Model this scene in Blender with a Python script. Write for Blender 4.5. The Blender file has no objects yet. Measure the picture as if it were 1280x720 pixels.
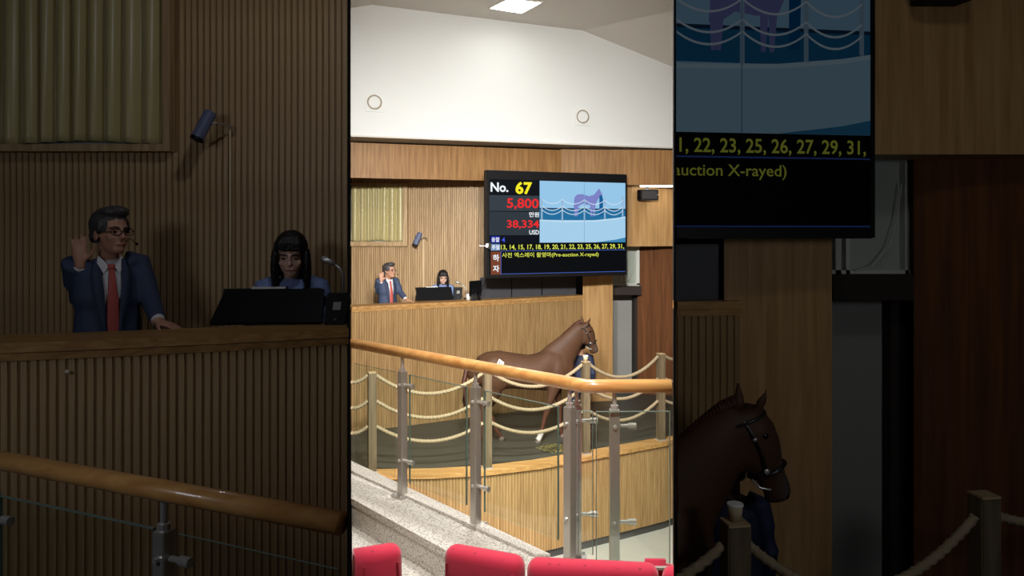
import bpy, bmesh, math, random
from mathutils import Vector, Matrix, noise
random.seed(7)
PI = math.pi
C = bpy.context.scene.collection
SC = bpy.context.scene

# ------------------------------------------------------------------ camera, world, light, exposure
ZC = 3.43            # eye height above the ring floor
F = 940.0            # focal length in pixels of the 1280x720 frame
HZ = 290.0           # horizon row
cam = bpy.data.cameras.new('camera'); camo = bpy.data.objects.new('camera', cam); C.objects.link(camo)
camo.location = (0, 0, ZC); camo.rotation_euler = (PI/2, 0, 0)
cam.sensor_fit = 'HORIZONTAL'; cam.sensor_width = 36.0; cam.lens = 36.0*F/1280.0
cam.shift_y = -(360-HZ)/1280.0
cam.clip_start = 0.05; cam.clip_end = 100
SC.camera = camo
w = bpy.data.worlds.new('world'); SC.world = w; w.use_nodes = True
w.node_tree.nodes['Background'].inputs[0].default_value = (0.5, 0.5, 0.55, 1)
w.node_tree.nodes['Background'].inputs[1].default_value = 0.004
SC.view_settings.view_transform = 'Standard'; SC.view_settings.look = 'None'
SC.view_settings.gamma = 1.0; SC.view_settings.use_curve_mapping = False
SC.view_settings.exposure = 0.0

def P(px, py, D):
    """point at depth D that the survey of the photograph puts at (px, py)"""
    return Vector(((px-640.0)/F*D, D, ZC-(py-HZ)/F*D))
def PX(px, D): return (px-640.0)/F*D
def PZ(py, D): return ZC-(py-HZ)/F*D

def area(name, loc, tgt, sx, sy, power, col=(1, .995, .975), spread=PI):
    l = bpy.data.lights.new(name, 'AREA'); l.shape = 'RECTANGLE'; l.size = sx; l.size_y = sy
    l.energy = power; l.color = col; l.spread = spread
    o = bpy.data.objects.new(name, l); C.objects.link(o); o.location = loc
    d = Vector(tgt)-Vector(loc); o.rotation_euler = d.to_track_quat('-Z', 'Y').to_euler()
    return o
LAMP = 1.0
WING = 1.0
# hall: rows of ceiling panels, then two unseen floods added to brighten the rear wall
for (x, y, pw) in ((0.06, 12.75, 6), (-1.2, 10.2, 26), (1.3, 10.4, 28), (0.0, 8.2, 40), (0.0, 5.4, 190), (0.0, 3.4, 50)):
    area('ceiling_lamp', (x, y, ZC+3.70-0.10*max(0, 10-y)/10), (x, y, 0), .58, .58, pw*LAMP)
for (x, y, pw) in ((-.45, 3.6, 120), (.45, 3.6, 120)):
    area('added_flood', (x, y, ZC+1.45), (x*3.4, 14.6, ZC-1.0), .4, .25, pw*LAMP, (1, .995, .985), math.radians(72))
area('added_flood', (0, 5.6, ZC+3.3), (.2, 10.3, -1.0), .5, .35, 140*LAMP, (1, .985, .95), math.radians(54))  # unseen flood added to brighten the ring wall and outer floor
area('kerb_fill', (0, 1.95, ZC+1.7), (0, 4.2, ZC-1.8), .4, .3, 95*LAMP)  # unseen light added to brighten the kerb face, no fixture there
# dim side bays: unseen lights added above and beside the picture
area('bay_key_left', (-.86, 3.5, ZC+2.0), (-2.2, 5.4, ZC+.2), .12, .12, 4.3*WING, (.97, 1, 1.12))
area('bay_fill_left', (-2.4, .4, ZC+.7), (-2.2, 5.2, ZC-.6), .8, .5, 10*WING, (.97, 1, 1.12))
area('bay_key_right', (1.6, 1.5, ZC+2.4), (2.2, 4.8, ZC-.4), .3, .3, 4.5*WING, (.97, 1, 1.08))
area('bay_fill_right', (2.2, .5, ZC+.2), (2.0, 4.8, ZC-1.0), .6, .5, 9.5*WING, (.97, 1, 1.08))

# ------------------------------------------------------------------ materials
def srgb(r, g, b):
    f = lambda c: (c/255/12.92) if c/255 <= .04045 else ((c/255+.055)/1.055)**2.4
    return (f(r), f(g), f(b), 1)
_M = {}
def new_mat(name):
    m = bpy.data.materials.new(name); m.use_nodes = True
    nt = m.node_tree; b = nt.nodes['Principled BSDF']
    return m, nt, b
def setin(b, **k):
    for n, v in k.items():
        b.inputs[n.replace('_', ' ')].default_value = v
def plain(name, col, rough=.6, metal=0.0, spec=.5, var=.08, scale=8.0, bump=0.0, bscale=120.0):
    if name in _M: return _M[name]
    m, nt, b = new_mat(name)
    setin(b, Roughness=rough, Metallic=metal); b.inputs['Specular IOR Level'].default_value = spec
    tc = nt.nodes.new('ShaderNodeTexCoord'); nz = nt.nodes.new('ShaderNodeTexNoise')
    nz.inputs['Scale'].default_value = scale; nz.inputs['Detail'].default_value = 4
    nt.links.new(tc.outputs['Object'], nz.inputs['Vector'])
    mx = nt.nodes.new('ShaderNodeMix'); mx.data_type = 'RGBA'
    c = Vector(col[:3]); lo = c*(1-var); hi = c*(1+var)
    mx.inputs['A'].default_value = (*lo, 1); mx.inputs['B'].default_value = (*[min(1, v) for v in hi], 1)
    nt.links.new(nz.outputs['Fac'], mx.inputs['Factor']); nt.links.new(mx.outputs['Result'], b.inputs['Base Color'])
    if bump:
        n2 = nt.nodes.new('ShaderNodeTexNoise'); n2.inputs['Scale'].default_value = bscale
        nt.links.new(tc.outputs['Object'], n2.inputs['Vector'])
        bp = nt.nodes.new('ShaderNodeBump'); bp.inputs['Strength'].default_value = bump; bp.inputs['Distance'].default_value = .01
        nt.links.new(n2.outputs['Fac'], bp.inputs['Height']); nt.links.new(bp.outputs['Normal'], b.inputs['Normal'])
    _M[name] = m; return m
def wood(name, c1, c2, stretch=(14, 14, .7), rough=.45, coat=0.0, scale=2.0):
    if name in _M: return _M[name]
    m, nt, b = new_mat(name); setin(b, Roughness=rough); b.inputs['Coat Weight'].default_value = coat; b.inputs['Specular IOR Level'].default_value = .5 if coat else .25
    tc = nt.nodes.new('ShaderNodeTexCoord'); mp = nt.nodes.new('ShaderNodeMapping'); mp.inputs['Scale'].default_value = stretch
    nt.links.new(tc.outputs['Object'], mp.inputs['Vector'])
    nz = nt.nodes.new('ShaderNodeTexNoise'); nz.inputs['Scale'].default_value = scale; nz.inputs['Detail'].default_value = 6; nz.inputs['Distortion'].default_value = .6
    nt.links.new(mp.outputs['Vector'], nz.inputs['Vector'])
    cr = nt.nodes.new('ShaderNodeValToRGB'); cr.color_ramp.elements[0].position = .35; cr.color_ramp.elements[1].position = .68
    cr.color_ramp.elements[0].color = c1; cr.color_ramp.elements[1].color = c2
    nt.links.new(nz.outputs['Fac'], cr.inputs['Fac']); nt.links.new(cr.outputs['Color'], b.inputs['Base Color'])
    bp = nt.nodes.new('ShaderNodeBump'); bp.inputs['Strength'].default_value = .08
    nt.links.new(nz.outputs['Fac'], bp.inputs['Height']); nt.links.new(bp.outputs['Normal'], b.inputs['Normal'])
    _M[name] = m; return m
def emit(col, s, name=None):
    k = ('e', tuple(round(c, 3) for c in col), round(s, 3))
    if k in _M: return _M[k]
    m, nt, b = new_mat(name or 'screen_light')
    setin(b, Roughness=.5); b.inputs['Base Color'].default_value = (.001, .001, .001, 1); b.inputs['Specular IOR Level'].default_value = .02
    b.inputs['Emission Color'].default_value = col; b.inputs['Emission Strength'].default_value = s
    _M[k] = m; return m
def granite():
    m, nt, b = new_mat('speckled_granite'); setin(b, Roughness=.35)
    tc = nt.nodes.new('ShaderNodeTexCoord')
    v = nt.nodes.new('ShaderNodeTexNoise'); v.inputs['Scale'].default_value = 95; v.inputs['Detail'].default_value = 3; v.inputs['Roughness'].default_value = .7
    nt.links.new(tc.outputs['Object'], v.inputs['Vector'])
    cr = nt.nodes.new('ShaderNodeValToRGB'); e = cr.color_ramp.elements
    e[0].position = .36; e[0].color = srgb(122, 117, 111); e[1].position = .62; e[1].color = srgb(232, 227, 218)
    x = e.new(.46); x.color = srgb(204, 198, 189)
    nt.links.new(v.outputs['Fac'], cr.inputs['Fac']); nt.links.new(cr.outputs['Color'], b.inputs['Base Color'])
    return m
def glass(name, tint=(.93, .965, .945, 1), clear=.93):
    m, nt, b = new_mat(name)
    for n in list(nt.nodes):
        if n.type != 'OUTPUT_MATERIAL': nt.nodes.remove(n)
    out = [n for n in nt.nodes][0]
    tr = nt.nodes.new('ShaderNodeBsdfTransparent'); tr.inputs[0].default_value = tint
    gl = nt.nodes.new('ShaderNodeBsdfGlossy'); gl.inputs['Roughness'].default_value = .02
    fr = nt.nodes.new('ShaderNodeLayerWeight'); fr.inputs['Blend'].default_value = .5
    pw = nt.nodes.new('ShaderNodeMath'); pw.operation = 'POWER'; pw.inputs[1].default_value = 5.0; nt.links.new(fr.outputs['Facing'], pw.inputs[0])
    ma = nt.nodes.new('ShaderNodeMath'); ma.operation = 'MULTIPLY_ADD'; ma.inputs[1].default_value = .9; ma.inputs[2].default_value = .035; nt.links.new(pw.outputs[0], ma.inputs[0])
    mx = nt.nodes.new('ShaderNodeMixShader')
    nt.links.new(ma.outputs[0], mx.inputs[0]); nt.links.new(tr.outputs[0], mx.inputs[1]); nt.links.new(gl.outputs[0], mx.inputs[2])
    nt.links.new(mx.outputs[0], out.inputs[0])
    return m
def fabric_dots(name, col, dot):
    m, nt, b = new_mat(name); setin(b, Roughness=.85); b.inputs['Sheen Weight'].default_value = .25
    tc = nt.nodes.new('ShaderNodeTexCoord'); v = nt.nodes.new('ShaderNodeTexVoronoi'); v.inputs['Scale'].default_value = 26; v.inputs['Randomness'].default_value = .35
    nt.links.new(tc.outputs['Object'], v.inputs['Vector'])
    cr = nt.nodes.new('ShaderNodeValToRGB'); cr.color_ramp.elements[0].position = .10; cr.color_ramp.elements[1].position = .17
    cr.color_ramp.elements[0].color = dot; cr.color_ramp.elements[1].color = col
    nt.links.new(v.outputs['Distance'], cr.inputs['Fac']); nt.links.new(cr.outputs['Color'], b.inputs['Base Color'])
    n2 = nt.nodes.new('ShaderNodeTexNoise'); n2.inputs['Scale'].default_value = 500
    nt.links.new(tc.outputs['Object'], n2.inputs['Vector'])
    bp = nt.nodes.new('ShaderNodeBump'); bp.inputs['Strength'].default_value = .15; bp.inputs['Distance'].default_value = .005
    nt.links.new(n2.outputs['Fac'], bp.inputs['Height']); nt.links.new(bp.outputs['Normal'], b.inputs['Normal'])
    return m
def horse_coat():
    m, nt, b = new_mat('chestnut_coat'); setin(b, Roughness=.55); b.inputs['Specular IOR Level'].default_value = .22
    tc = nt.nodes.new('ShaderNodeTexCoord'); sp = nt.nodes.new('ShaderNodeSeparateXYZ'); nt.links.new(tc.outputs['Object'], sp.inputs[0])
    nz = nt.nodes.new('ShaderNodeTexNoise'); nz.inputs['Scale'].default_value = 3.0; nz.inputs['Detail'].default_value = 5
    nt.links.new(tc.outputs['Object'], nz.inputs['Vector'])
    mx = nt.nodes.new('ShaderNodeMix'); mx.data_type = 'RGBA'; mx.inputs['A'].default_value = srgb(64, 43, 29); mx.inputs['B'].default_value = srgb(86, 59, 41)
    nt.links.new(nz.outputs['Fac'], mx.inputs['Factor'])
    # greyish bare muzzle: end of the nose
    mr = nt.nodes.new('ShaderNodeMapRange'); mr.inputs['From Min'].default_value = 1.16; mr.inputs['From Max'].default_value = 1.22
    nt.links.new(sp.outputs['X'], mr.inputs['Value'])
    m2 = nt.nodes.new('ShaderNodeMix'); m2.data_type = 'RGBA'; m2.inputs['B'].default_value = srgb(78, 66, 60)
    nt.links.new(mr.outputs[0], m2.inputs['Factor']); nt.links.new(mx.outputs['Result'], m2.inputs['A'])
    # darker shins
    mr2 = nt.nodes.new('ShaderNodeMapRange'); mr2.inputs['From Min'].default_value = .7; mr2.inputs['From Max'].default_value = .4
    nt.links.new(sp.outputs['Z'], mr2.inputs['Value'])
    m3 = nt.nodes.new('ShaderNodeMix'); m3.data_type = 'RGBA'; m3.inputs['B'].default_value = srgb(84, 50, 36)
    nt.links.new(mr2.outputs[0], m3.inputs['Factor']); nt.links.new(m2.outputs['Result'], m3.inputs['A'])
    nt.links.new(m3.outputs['Result'], b.inputs['Base Color'])
    return m

OAK = wood('pale_oak', srgb(172, 140, 98), srgb(206, 174, 130))
OAKF = wood('oak_front', srgb(142, 112, 72), srgb(170, 138, 94))
OAKD = wood('oak_joint', srgb(132, 102, 66), srgb(156, 124, 84))
OAKCAP = wood('oak_cap', srgb(158, 116, 66), srgb(192, 150, 94), (.7, 14, 14))
OAKBAND = wood('oak_band', srgb(128, 92, 52), srgb(160, 120, 74))
OAKV = wood('oak_veneer', srgb(168, 128, 80), srgb(196, 156, 104), (9, 9, .5))
REDWOOD = wood('red_brown_veneer', srgb(92, 54, 24), srgb(120, 74, 38), (8, 8, .4), rough=.75)
RAILW = wood('lacquered_rail', srgb(204, 142, 78), srgb(232, 178, 108), (1.2, 9, 9), rough=.3, coat=.5)
WHITE = plain('white_wallpaper', srgb(220, 222, 219), .8, var=.02, scale=40, bump=.12, bscale=70)
CEIL = plain('ceiling_paint', srgb(206, 202, 194), .85, var=.015)
LIP = plain('white_lip', srgb(205, 200, 190), .7, var=.02)
STEEL = plain('brushed_steel', srgb(198, 195, 188), .34, .65, var=.06, scale=30)
CHROME = plain('polished_steel', srgb(218, 216, 210), .2, .6, var=.03)
BLACK = plain('black_plastic', srgb(15, 15, 17), .5, spec=.18, var=.15)
BLACKM = plain('matt_black_panel', srgb(36, 34, 34), .6, var=.1)
GREYP = plain('charcoal_panel', srgb(66, 66, 70), .55, var=.06)
GREYD = plain('grey_door_paint', srgb(152, 150, 143), .7, var=.04)
DARK = plain('dark_recess', srgb(44, 34, 26), .8)
RINGF = plain('ring_rubber_floor', srgb(70, 69, 60), .5, var=.12, scale=2.2, bump=.15, bscale=60)
HALLF = plain('pale_hall_floor', srgb(164, 161, 149), .5, var=.05, scale=3)
SKIRT = plain('dark_skirting', srgb(58, 58, 56), .6)
GRAN = granite()
GLASS = glass('clear_glass'); GEDGE = plain('green_glass_edge', srgb(112, 134, 122), .2, var=.05)
WGLASS = plain('frosted_pane', srgb(176, 184, 170), .3, var=.05); WFRAME = plain('pale_window_frame', srgb(206, 206, 194), .5, var=.03)
RED = fabric_dots('red_upholstery', srgb(186, 24, 58), srgb(140, 14, 42)); REDS = plain('red_piping', srgb(150, 14, 42), .8)
CURT = plain('gold_green_satin', srgb(194, 180, 124), .34, var=.10, scale=2); CURT.node_tree.nodes['Principled BSDF'].inputs['Sheen Weight'].default_value = .3
ROPE = plain('hemp_rope', srgb(150, 133, 103), .9, var=.15, scale=60, bump=.5, bscale=200)
POSTW = wood('rope_post_oak', srgb(90, 78, 60), srgb(116, 101, 78), (12, 12, .8))
POSTC = plain('post_cap_wood', srgb(170, 146, 108), .6)
COAT = horse_coat(); MANE = plain('dark_chestnut_hair', srgb(72, 36, 24), .6, var=.3, scale=30); HOOF = plain('hoof_horn', srgb(96, 84, 72), .5, var=.15)
SOCK = plain('white_sock', srgb(214, 204, 194), .8); HALT = plain('black_leather', srgb(26, 22, 22), .4); EYE = plain('dark_eye', srgb(14, 10, 8), .08)
SKIN = plain('skin', srgb(200, 150, 122), .5, var=.05, scale=12); SKINW = plain('fair_skin', srgb(222, 180, 156), .5, var=.04)
HAIRG = plain('greying_hair', srgb(74, 70, 70), .55, var=.5, scale=70); HAIRB = plain('black_hair', srgb(22, 17, 18), .55, var=.3, scale=60)
NAVY = plain('slate_blue_suit', srgb(62, 74, 100), .75, var=.08, scale=60); NAVYD = plain('lapel_navy', srgb(52, 62, 86), .7)
SHIRT = plain('white_shirt', srgb(226, 226, 228), .7, var=.02); TIE = plain('coral_red_tie', srgb(192, 90, 80), .6, var=.08, scale=60)
BLOUSE = plain('blue_print_blouse', srgb(128, 148, 196), .7, var=.35, scale=45); TROU = plain('dark_trousers', srgb(34, 36, 44), .8)
HNAVY = plain('handler_navy', srgb(30, 38, 66), .7, var=.15); SHOE = plain('black_shoe', srgb(18, 17, 17), .3)
PAPER = plain('white_paper', srgb(232, 230, 224), .8, var=.01); INK = plain('black_ink', srgb(22, 22, 26), .7)
LAMPG = plain('lamp_blue_grey', srgb(104, 112, 140), .4, var=.05); CREAM = plain('cream_conduit', srgb(224, 200, 156), .5)
HAY = plain('hay', srgb(112, 102, 58), .9, var=.4, scale=60)
PANELM = wood('partition_veneer', srgb(120, 100, 76), srgb(150, 128, 100)); 
PEDGE = plain('partition_black_edge', srgb(20, 18, 16), .8)

# ------------------------------------------------------------------ helpers
def tag(o, label=None, cat=None, group=None, kind=None):
    if label: o['label'] = label
    if cat: o['category'] = cat
    if group: o['group'] = group
    if kind: o['kind'] = kind
    return o
def thing(name, label, cat, loc=(0, 0, 0), rz=0.0, group=None):
    o = bpy.data.objects.new(name, None); C.objects.link(o); o.empty_display_size = .05
    o.location = loc; o.rotation_euler = (0, 0, rz)
    return tag(o, label, cat, group)
def link(name, me, mat=None, parent=None):
    o = bpy.data.objects.new(name, me); C.objects.link(o)
    if mat is not None and not me.materials: me.materials.append(mat)
    if parent is not None: o.parent = parent
    return o
class MB:
    def __init__(s): s.v = []; s.f = []
    def add(s, vs, fs):
        n = len(s.v); s.v += [tuple(v) for v in vs]; s.f += [tuple(i+n for i in f) for f in fs]; return s
    def box(s, x0, y0, z0, x1, y1, z1):
        return s.add([(x0,y0,z0),(x1,y0,z0),(x1,y1,z0),(x0,y1,z0),(x0,y0,z1),(x1,y0,z1),(x1,y1,z1),(x0,y1,z1)],
                     [(3,2,1,0),(4,5,6,7),(0,1,5,4),(1,2,6,5),(2,3,7,6),(3,0,4,7)])
    def prism(s, poly, z0, z1):
        """plan polygon (counter-clockwise) extruded in z; z0/z1 numbers or per-corner lists"""
        n = len(poly); a = z0 if isinstance(z0, (list, tuple)) else [z0]*n; b = z1 if isinstance(z1, (list, tuple)) else [z1]*n
        vs = [(p[0], p[1], a[i]) for i, p in enumerate(poly)]+[(p[0], p[1], b[i]) for i, p in enumerate(poly)]
        return s.add(vs, [tuple(range(n-1, -1, -1)), tuple(range(n, 2*n))]+[(i, (i+1) % n, (i+1) % n+n, i+n) for i in range(n)])
    def quadslab(s, pts, off):
        """polygon pts thickened by vector off"""
        n = len(pts); o = Vector(off); vs = [Vector(p) for p in pts]; vs += [v+o for v in vs]
        return s.add(vs, [tuple(range(n-1, -1, -1)), tuple(range(n, 2*n))]+[(i, (i+1) % n, (i+1) % n+n, i+n) for i in range(n)])
    def tube(s, path, rad, n=10, hint=(0, 0, 1), caps=True, lobe=0.0, twist=0.0, nl=3):
        """loft along path; rad is one number, a list, or a list of (a, b): a along the hint side, b across"""
        path = [Vector(p) for p in path]; m = len(path); h = Vector(hint).normalized(); base = len(s.v); vs = []; tw = 0.0
        for i, p in enumerate(path):
            t = (path[min(i+1, m-1)]-path[max(i-1, 0)]).normalized()
            side = t.cross(h)
            if side.length < 1e-4: side = t.cross(Vector((0, 1, 0)))
            side.normalize(); up = side.cross(t).normalized()
            r = rad[i] if isinstance(rad, list) else rad
            a, b = r if isinstance(r, tuple) else (r, r)
            if i: tw += twist*(p-path[i-1]).length
            for k in range(n):
                th = 2*PI*k/n; l = 1+lobe*math.cos(nl*(th+tw))
                vs.append(p+side*(b*l*math.cos(th))+up*(a*l*math.sin(th)))
        fs = [(i*n+k, i*n+(k+1) % n, (i+1)*n+(k+1) % n, (i+1)*n+k) for i in range(m-1) for k in range(n)]
        if caps: fs += [tuple(range(n-1, -1, -1)), tuple((m-1)*n+k for k in range(n))]
        return s.add(vs, fs)
    def ell(s, c, r, nu=16, nv=10, rot=None, deform=None):
        c = Vector(c); vs = []
        for j in range(nv+1):
            ph = PI*j/nv
            for k in range(nu):
                th = 2*PI*k/nu; v = Vector((math.sin(ph)*math.cos(th)*r[0], math.sin(ph)*math.sin(th)*r[1], math.cos(ph)*r[2]))
                if deform: v = deform(v)
                if rot is not None: v = rot @ v
                vs.append(v+c)
        fs = [(j*nu+k, (j+1)*nu+k, (j+1)*nu+(k+1) % nu, j*nu+(k+1) % nu) for j in range(nv) for k in range(nu)]
        return s.add(vs, fs)
    def mesh(s, name, mat=None, smooth=False, bevel=0.0):
        me = bpy.data.meshes.new(name); me.from_pydata(s.v, [], s.f); 
        bm = bmesh.new(); bm.from_mesh(me); bmesh.ops.remove_doubles(bm, verts=bm.verts, dist=1e-6)
        bmesh.ops.recalc_face_normals(bm, faces=bm.faces)
        if bevel: bmesh.ops.bevel(bm, geom=list(bm.edges), offset=bevel, segments=2, affect='EDGES', clamp_overlap=True)
        if smooth:
            for f in bm.faces: f.smooth = True
        bm.to_mesh(me); bm.free()
        if mat is not None: me.materials.append(mat)
        return me
    def build(s, name, mat, parent=None, smooth=False, bevel=0.0):
        return link(name, s.mesh(name, mat, smooth, bevel), None, parent)
def evaluated(me, mods, name):
    """mesh after a few modifiers"""
    o = bpy.data.objects.new('tmp', me); C.objects.link(o)
    for typ, kw in mods:
        md = o.modifiers.new(typ, typ)
        for k, v in kw.items(): setattr(md, k, v)
    dg = bpy.context.evaluated_depsgraph_get(); dg.update()
    r = bpy.data.meshes.new_from_object(o.evaluated_get(dg)); r.name = name
    bpy.data.objects.remove(o)
    return r
def remesh(mb, name, mat, voxel, smooth=4, fac=.5):
    me = mb.mesh(name+'_src')
    r = evaluated(me, [('REMESH', dict(mode='VOXEL', voxel_size=voxel, use_smooth_shade=True)), ('SMOOTH', dict(iterations=smooth, factor=fac))], name)
    r.materials.clear(); r.materials.append(mat)
    for p in r.polygons: p.use_smooth = True
    return r
def copy_tree(o, parent=None):
    c = o.copy(); C.objects.link(c)
    if parent is not None: c.parent = parent
    for ch in list(o.children): copy_tree(ch, c)
    return c
def text_mesh(body, bold=0.0):
    cu = bpy.data.curves.new('t', 'FONT'); cu.body = body; cu.size = 1.0; cu.offset = bold; cu.resolution_u = 3
    o = bpy.data.objects.new('t', cu); C.objects.link(o)
    dg = bpy.context.evaluated_depsgraph_get(); dg.update()
    me = bpy.data.meshes.new_from_object(o.evaluated_get(dg))
    bpy.data.objects.remove(o)
    return me
def fit_text(body, x0, z0, x1, z1, y, mat, name, parent, bold=.02, clip=None):
    """flat lettering in the local xz-plane filling the rectangle"""
    me = text_mesh(body, bold); vs = me.vertices
    ax = min(v.co.x for v in vs); bx = max(v.co.x for v in vs); ay = min(v.co.y for v in vs); by = max(v.co.y for v in vs)
    for v in vs:
        v.co = Vector((x0+(v.co.x-ax)/(bx-ax)*(x1-x0), y, z0+(v.co.y-ay)/(by-ay)*(z1-z0)))
    if clip is not None: clip_mesh(me, clip)
    me.materials.clear(); me.materials.append(mat); me.name = name
    if not len(me.polygons): return None
    return link(name, me, None, parent)
def clip_mesh(me, cx):
    bm = bmesh.new(); bm.from_mesh(me)
    bmesh.ops.bisect_plane(bm, geom=list(bm.verts)+list(bm.edges)+list(bm.faces), plane_co=(cx, 0, 0), plane_no=(-1, 0, 0), clear_outer=True)
    bm.to_mesh(me); bm.free()

K = 202.0/F                                  # half-width of the hall's view between the partitions, per metre of depth
def XL(D): return -K*D+.006
def XR(D): return K*D-.006
def WL(D): return -K*D-.014                  # first clear x in the left bay
def WR(D): return K*D+.014

def slat_band(name, path, z0, z1, parent, mat, jmat, pitch=.044, depth=.011, single=False, back=True, label=None):
    """vertical timber slats on a backing, along a plan polyline (front on the right-hand side of travel: towards the camera when going +x)"""
    pts = [Vector((p[0], p[1], 0)) for p in path]; L = []; tot = 0
    for a, b in zip(pts, pts[1:]): L.append((a, b, tot, (b-a).length)); tot += (b-a).length
    def at(d):
        for a, b, t0, l in L:
            if d <= t0+l+1e-9: return a+(b-a)*((d-t0)/l), (b-a).normalized()
        a, b, t0, l = L[-1]; return b, (b-a).normalized()
    n = max(1, int(tot/pitch)); st = tot/n; objs = []; mb = MB(); shared = None
    for i in range(n):
        p, t = at((i+.5)*st); nrm = Vector((t.y, -t.x, 0)); w2 = st*.39
        if single:
            if shared is None:
                m = MB(); m.prism([(-w2, 0), (-w2*.8, -depth), (w2*.8, -depth), (w2, 0)], 0, z1-z0); shared = m.mesh(name, mat)
            o = link(name, shared, None, parent); o.location = (p.x, p.y, z0); o.rotation_euler = (0, 0, math.atan2(t.y, t.x)); objs.append(o)
        else:
            q = [p-t*w2, p-t*w2*.8+nrm*depth, p+t*w2*.8+nrm*depth, p+t*w2]
            mb.prism([(v.x, v.y) for v in q], z0, z1)
    if not single:
        o = mb.build(name, mat, parent); o['kind'] = 'stuff'
    if back:
        m = MB()
        for a, b, t0, l in L:
            t = (b-a).normalized(); nr = Vector((t.y, -t.x, 0)); c = [a, b, b-nr*.04, a-nr*.04]
            m.prism([(v.x, v.y) for v in c], z0, z1)
        m.build('slat_backing', jmat, parent)

# ================================================================== SETTING: the hall in the middle
def wline(t, f=13.0, g=14.9):                 # white frieze wall: from px 438 to px 842
    a = Vector((XL(f), f, 0)); b = Vector((XR(g), g, 0)); return a+(b-a)*t
# white wall, its shape cut by the ceiling fold
A, B = wline(0), wline(1)
pts = [Vector((A.x, A.y, PZ(171, A.y))), Vector((B.x, B.y, PZ(186, B.y))), Vector((B.x, B.y, PZ(84, B.y))), P(728, 38, 14.31), P(465, 6, 13.1), Vector((A.x, A.y, PZ(10, A.y)))]
nrm = Vector((-(B-A).y, (B-A).x, 0)).normalized()
o = MB().quadslab(pts, nrm*.12).build('wall_back', WHITE); tag(o, kind='structure')
lip = MB()
lip.quadslab([pts[0]-nrm*.03, pts[1]-nrm*.03, pts[1]-nrm*.03+Vector((0, 0, .03)), pts[0]-nrm*.03+Vector((0, 0, .03))], nrm*.03)
lip.quadslab([pts[0]+nrm*.0, pts[1], pts[1]+nrm*.62, pts[0]+nrm*.62], (0, 0, .02))
tag(lip.build('trim_1', LIP), kind='structure')
# ceiling: two planes meeting in a fold
R1 = P(728, 38, 14.31); R2 = Vector((2.81, 13.0, R1.z)); TL = P(465, 6, 13.1)
na = (R2-R1).cross(TL-R1); BR = Vector((B.x, B.y, PZ(84, B.y))); nb = (R2-R1).cross(BR-R1)
def onp(n, x, y): return R1.z-(n.x*(x-R1.x)+n.y*(y-R1.y))/n.z
d = (R2-R1).normalized(); far = R1-d*1.2
fx = R1+d*((2.0-R1.y)/d.y) if d.y else R2
ya, yb = 1.7, 15.4
fold_front = R2+d*2.2
ca = [(XL(ya)-.0, ya), (XR(ya), ya), (XR(11.1), 11.1)]
# where the fold meets the right partition
tt = 0
for k in range(400):
    q = R1+d*(k*.01)
    if q.x >= XR(q.y): tt = k*.01; break
Q = R1+d*tt
pa = [(XL(ya), ya), (XR(ya), ya), (Q.x, Q.y), (R1.x, R1.y), (TL.x, TL.y), (XL(13.0), 13.0)]
zs = [max(onp(na, x, y), ZC+3.55) if y < 8 else onp(na, x, y) for x, y in pa]
zs[5] = pts[5].z
m = MB(); m.prism(pa, zs, [z+.1 for z in zs])
pb = [(R1.x, R1.y), (Q.x, Q.y), (B.x, B.y)]; zb = [onp(nb, x, y) for x, y in pb]
m.prism(pb, zb, [z+.1 for z in zb])
tag(m.build('ceiling', CEIL), kind='structure')
# rear roof so that nothing leaks
tag(MB().prism([(XL(13)-.0, 13.2), (XR(14.9), 15.1), (XR(18), 18), (XL(18), 18)], ZC+1.72, ZC+1.78).build('ceiling_rear', BLACKM), kind='structure')
# added partitions that keep the hall light out of the dim side bays
for sgn, nm in ((-1, 'light_block_left'), (1, 'light_block_right')):
    y0, y1 = 1.72, 18.0
    q = [(sgn*K*y0, y0), (sgn*K*y1, y1), (sgn*(K*y1+.005), y1), (sgn*(K*y0+.004), y0)]
    if sgn > 0: q = q[::-1]
    o = MB().prism(q, -1.3, ZC+4.4).build(nm, PANELM); tag(o, kind='structure')
    e = MB().prism([(sgn*K*1.715, 1.715), (sgn*K*1.72, 1.72), (sgn*(K*1.72+.004), 1.72), (sgn*(K*1.715+.004), 1.715)], -1.3, ZC+4.4).build('edge_strip', PEDGE, o)
# oak band and slatted wall behind the auctioneer
D0 = 13.35
tag(MB().prism([(XL(D0), D0), (PX(702, 14.6), 14.6), (PX(702, 14.7), 14.7), (XL(D0+.1), D0+.1)], PZ(222, D0), PZ(178, D0)).build('trim_2', OAKBAND), kind='structure')
wl = tag(MB().box(XL(15.25), 15.3, 1.0, PX(612, 15.3), 15.42, PZ(210, 15.3)).build('wall_rear', OAKD), kind='structure')
Dw = 15.3; xw0, xw1 = PX(440, Dw), PX(504.5, Dw); zw0, zw1 = PZ(302, Dw), PZ(231, Dw)
slat_band('slat_facing', [(xw1+.10, Dw-.001), (PX(612, Dw), Dw-.001)], 1.02, PZ(210, Dw), wl, OAK, OAKD, back=False)
slat_band('slat_facing', [(XL(15.25)+.01, Dw-.001), (xw1+.10, Dw-.001)], 1.02, zw0-.09, wl, OAK, OAKD, back=False)
slat_band('slat_facing', [(XL(15.25)+.01, Dw-.001), (xw1+.10, Dw-.001)], zw1+.05, PZ(210, Dw), wl, OAK, OAKD, back=False)

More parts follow.
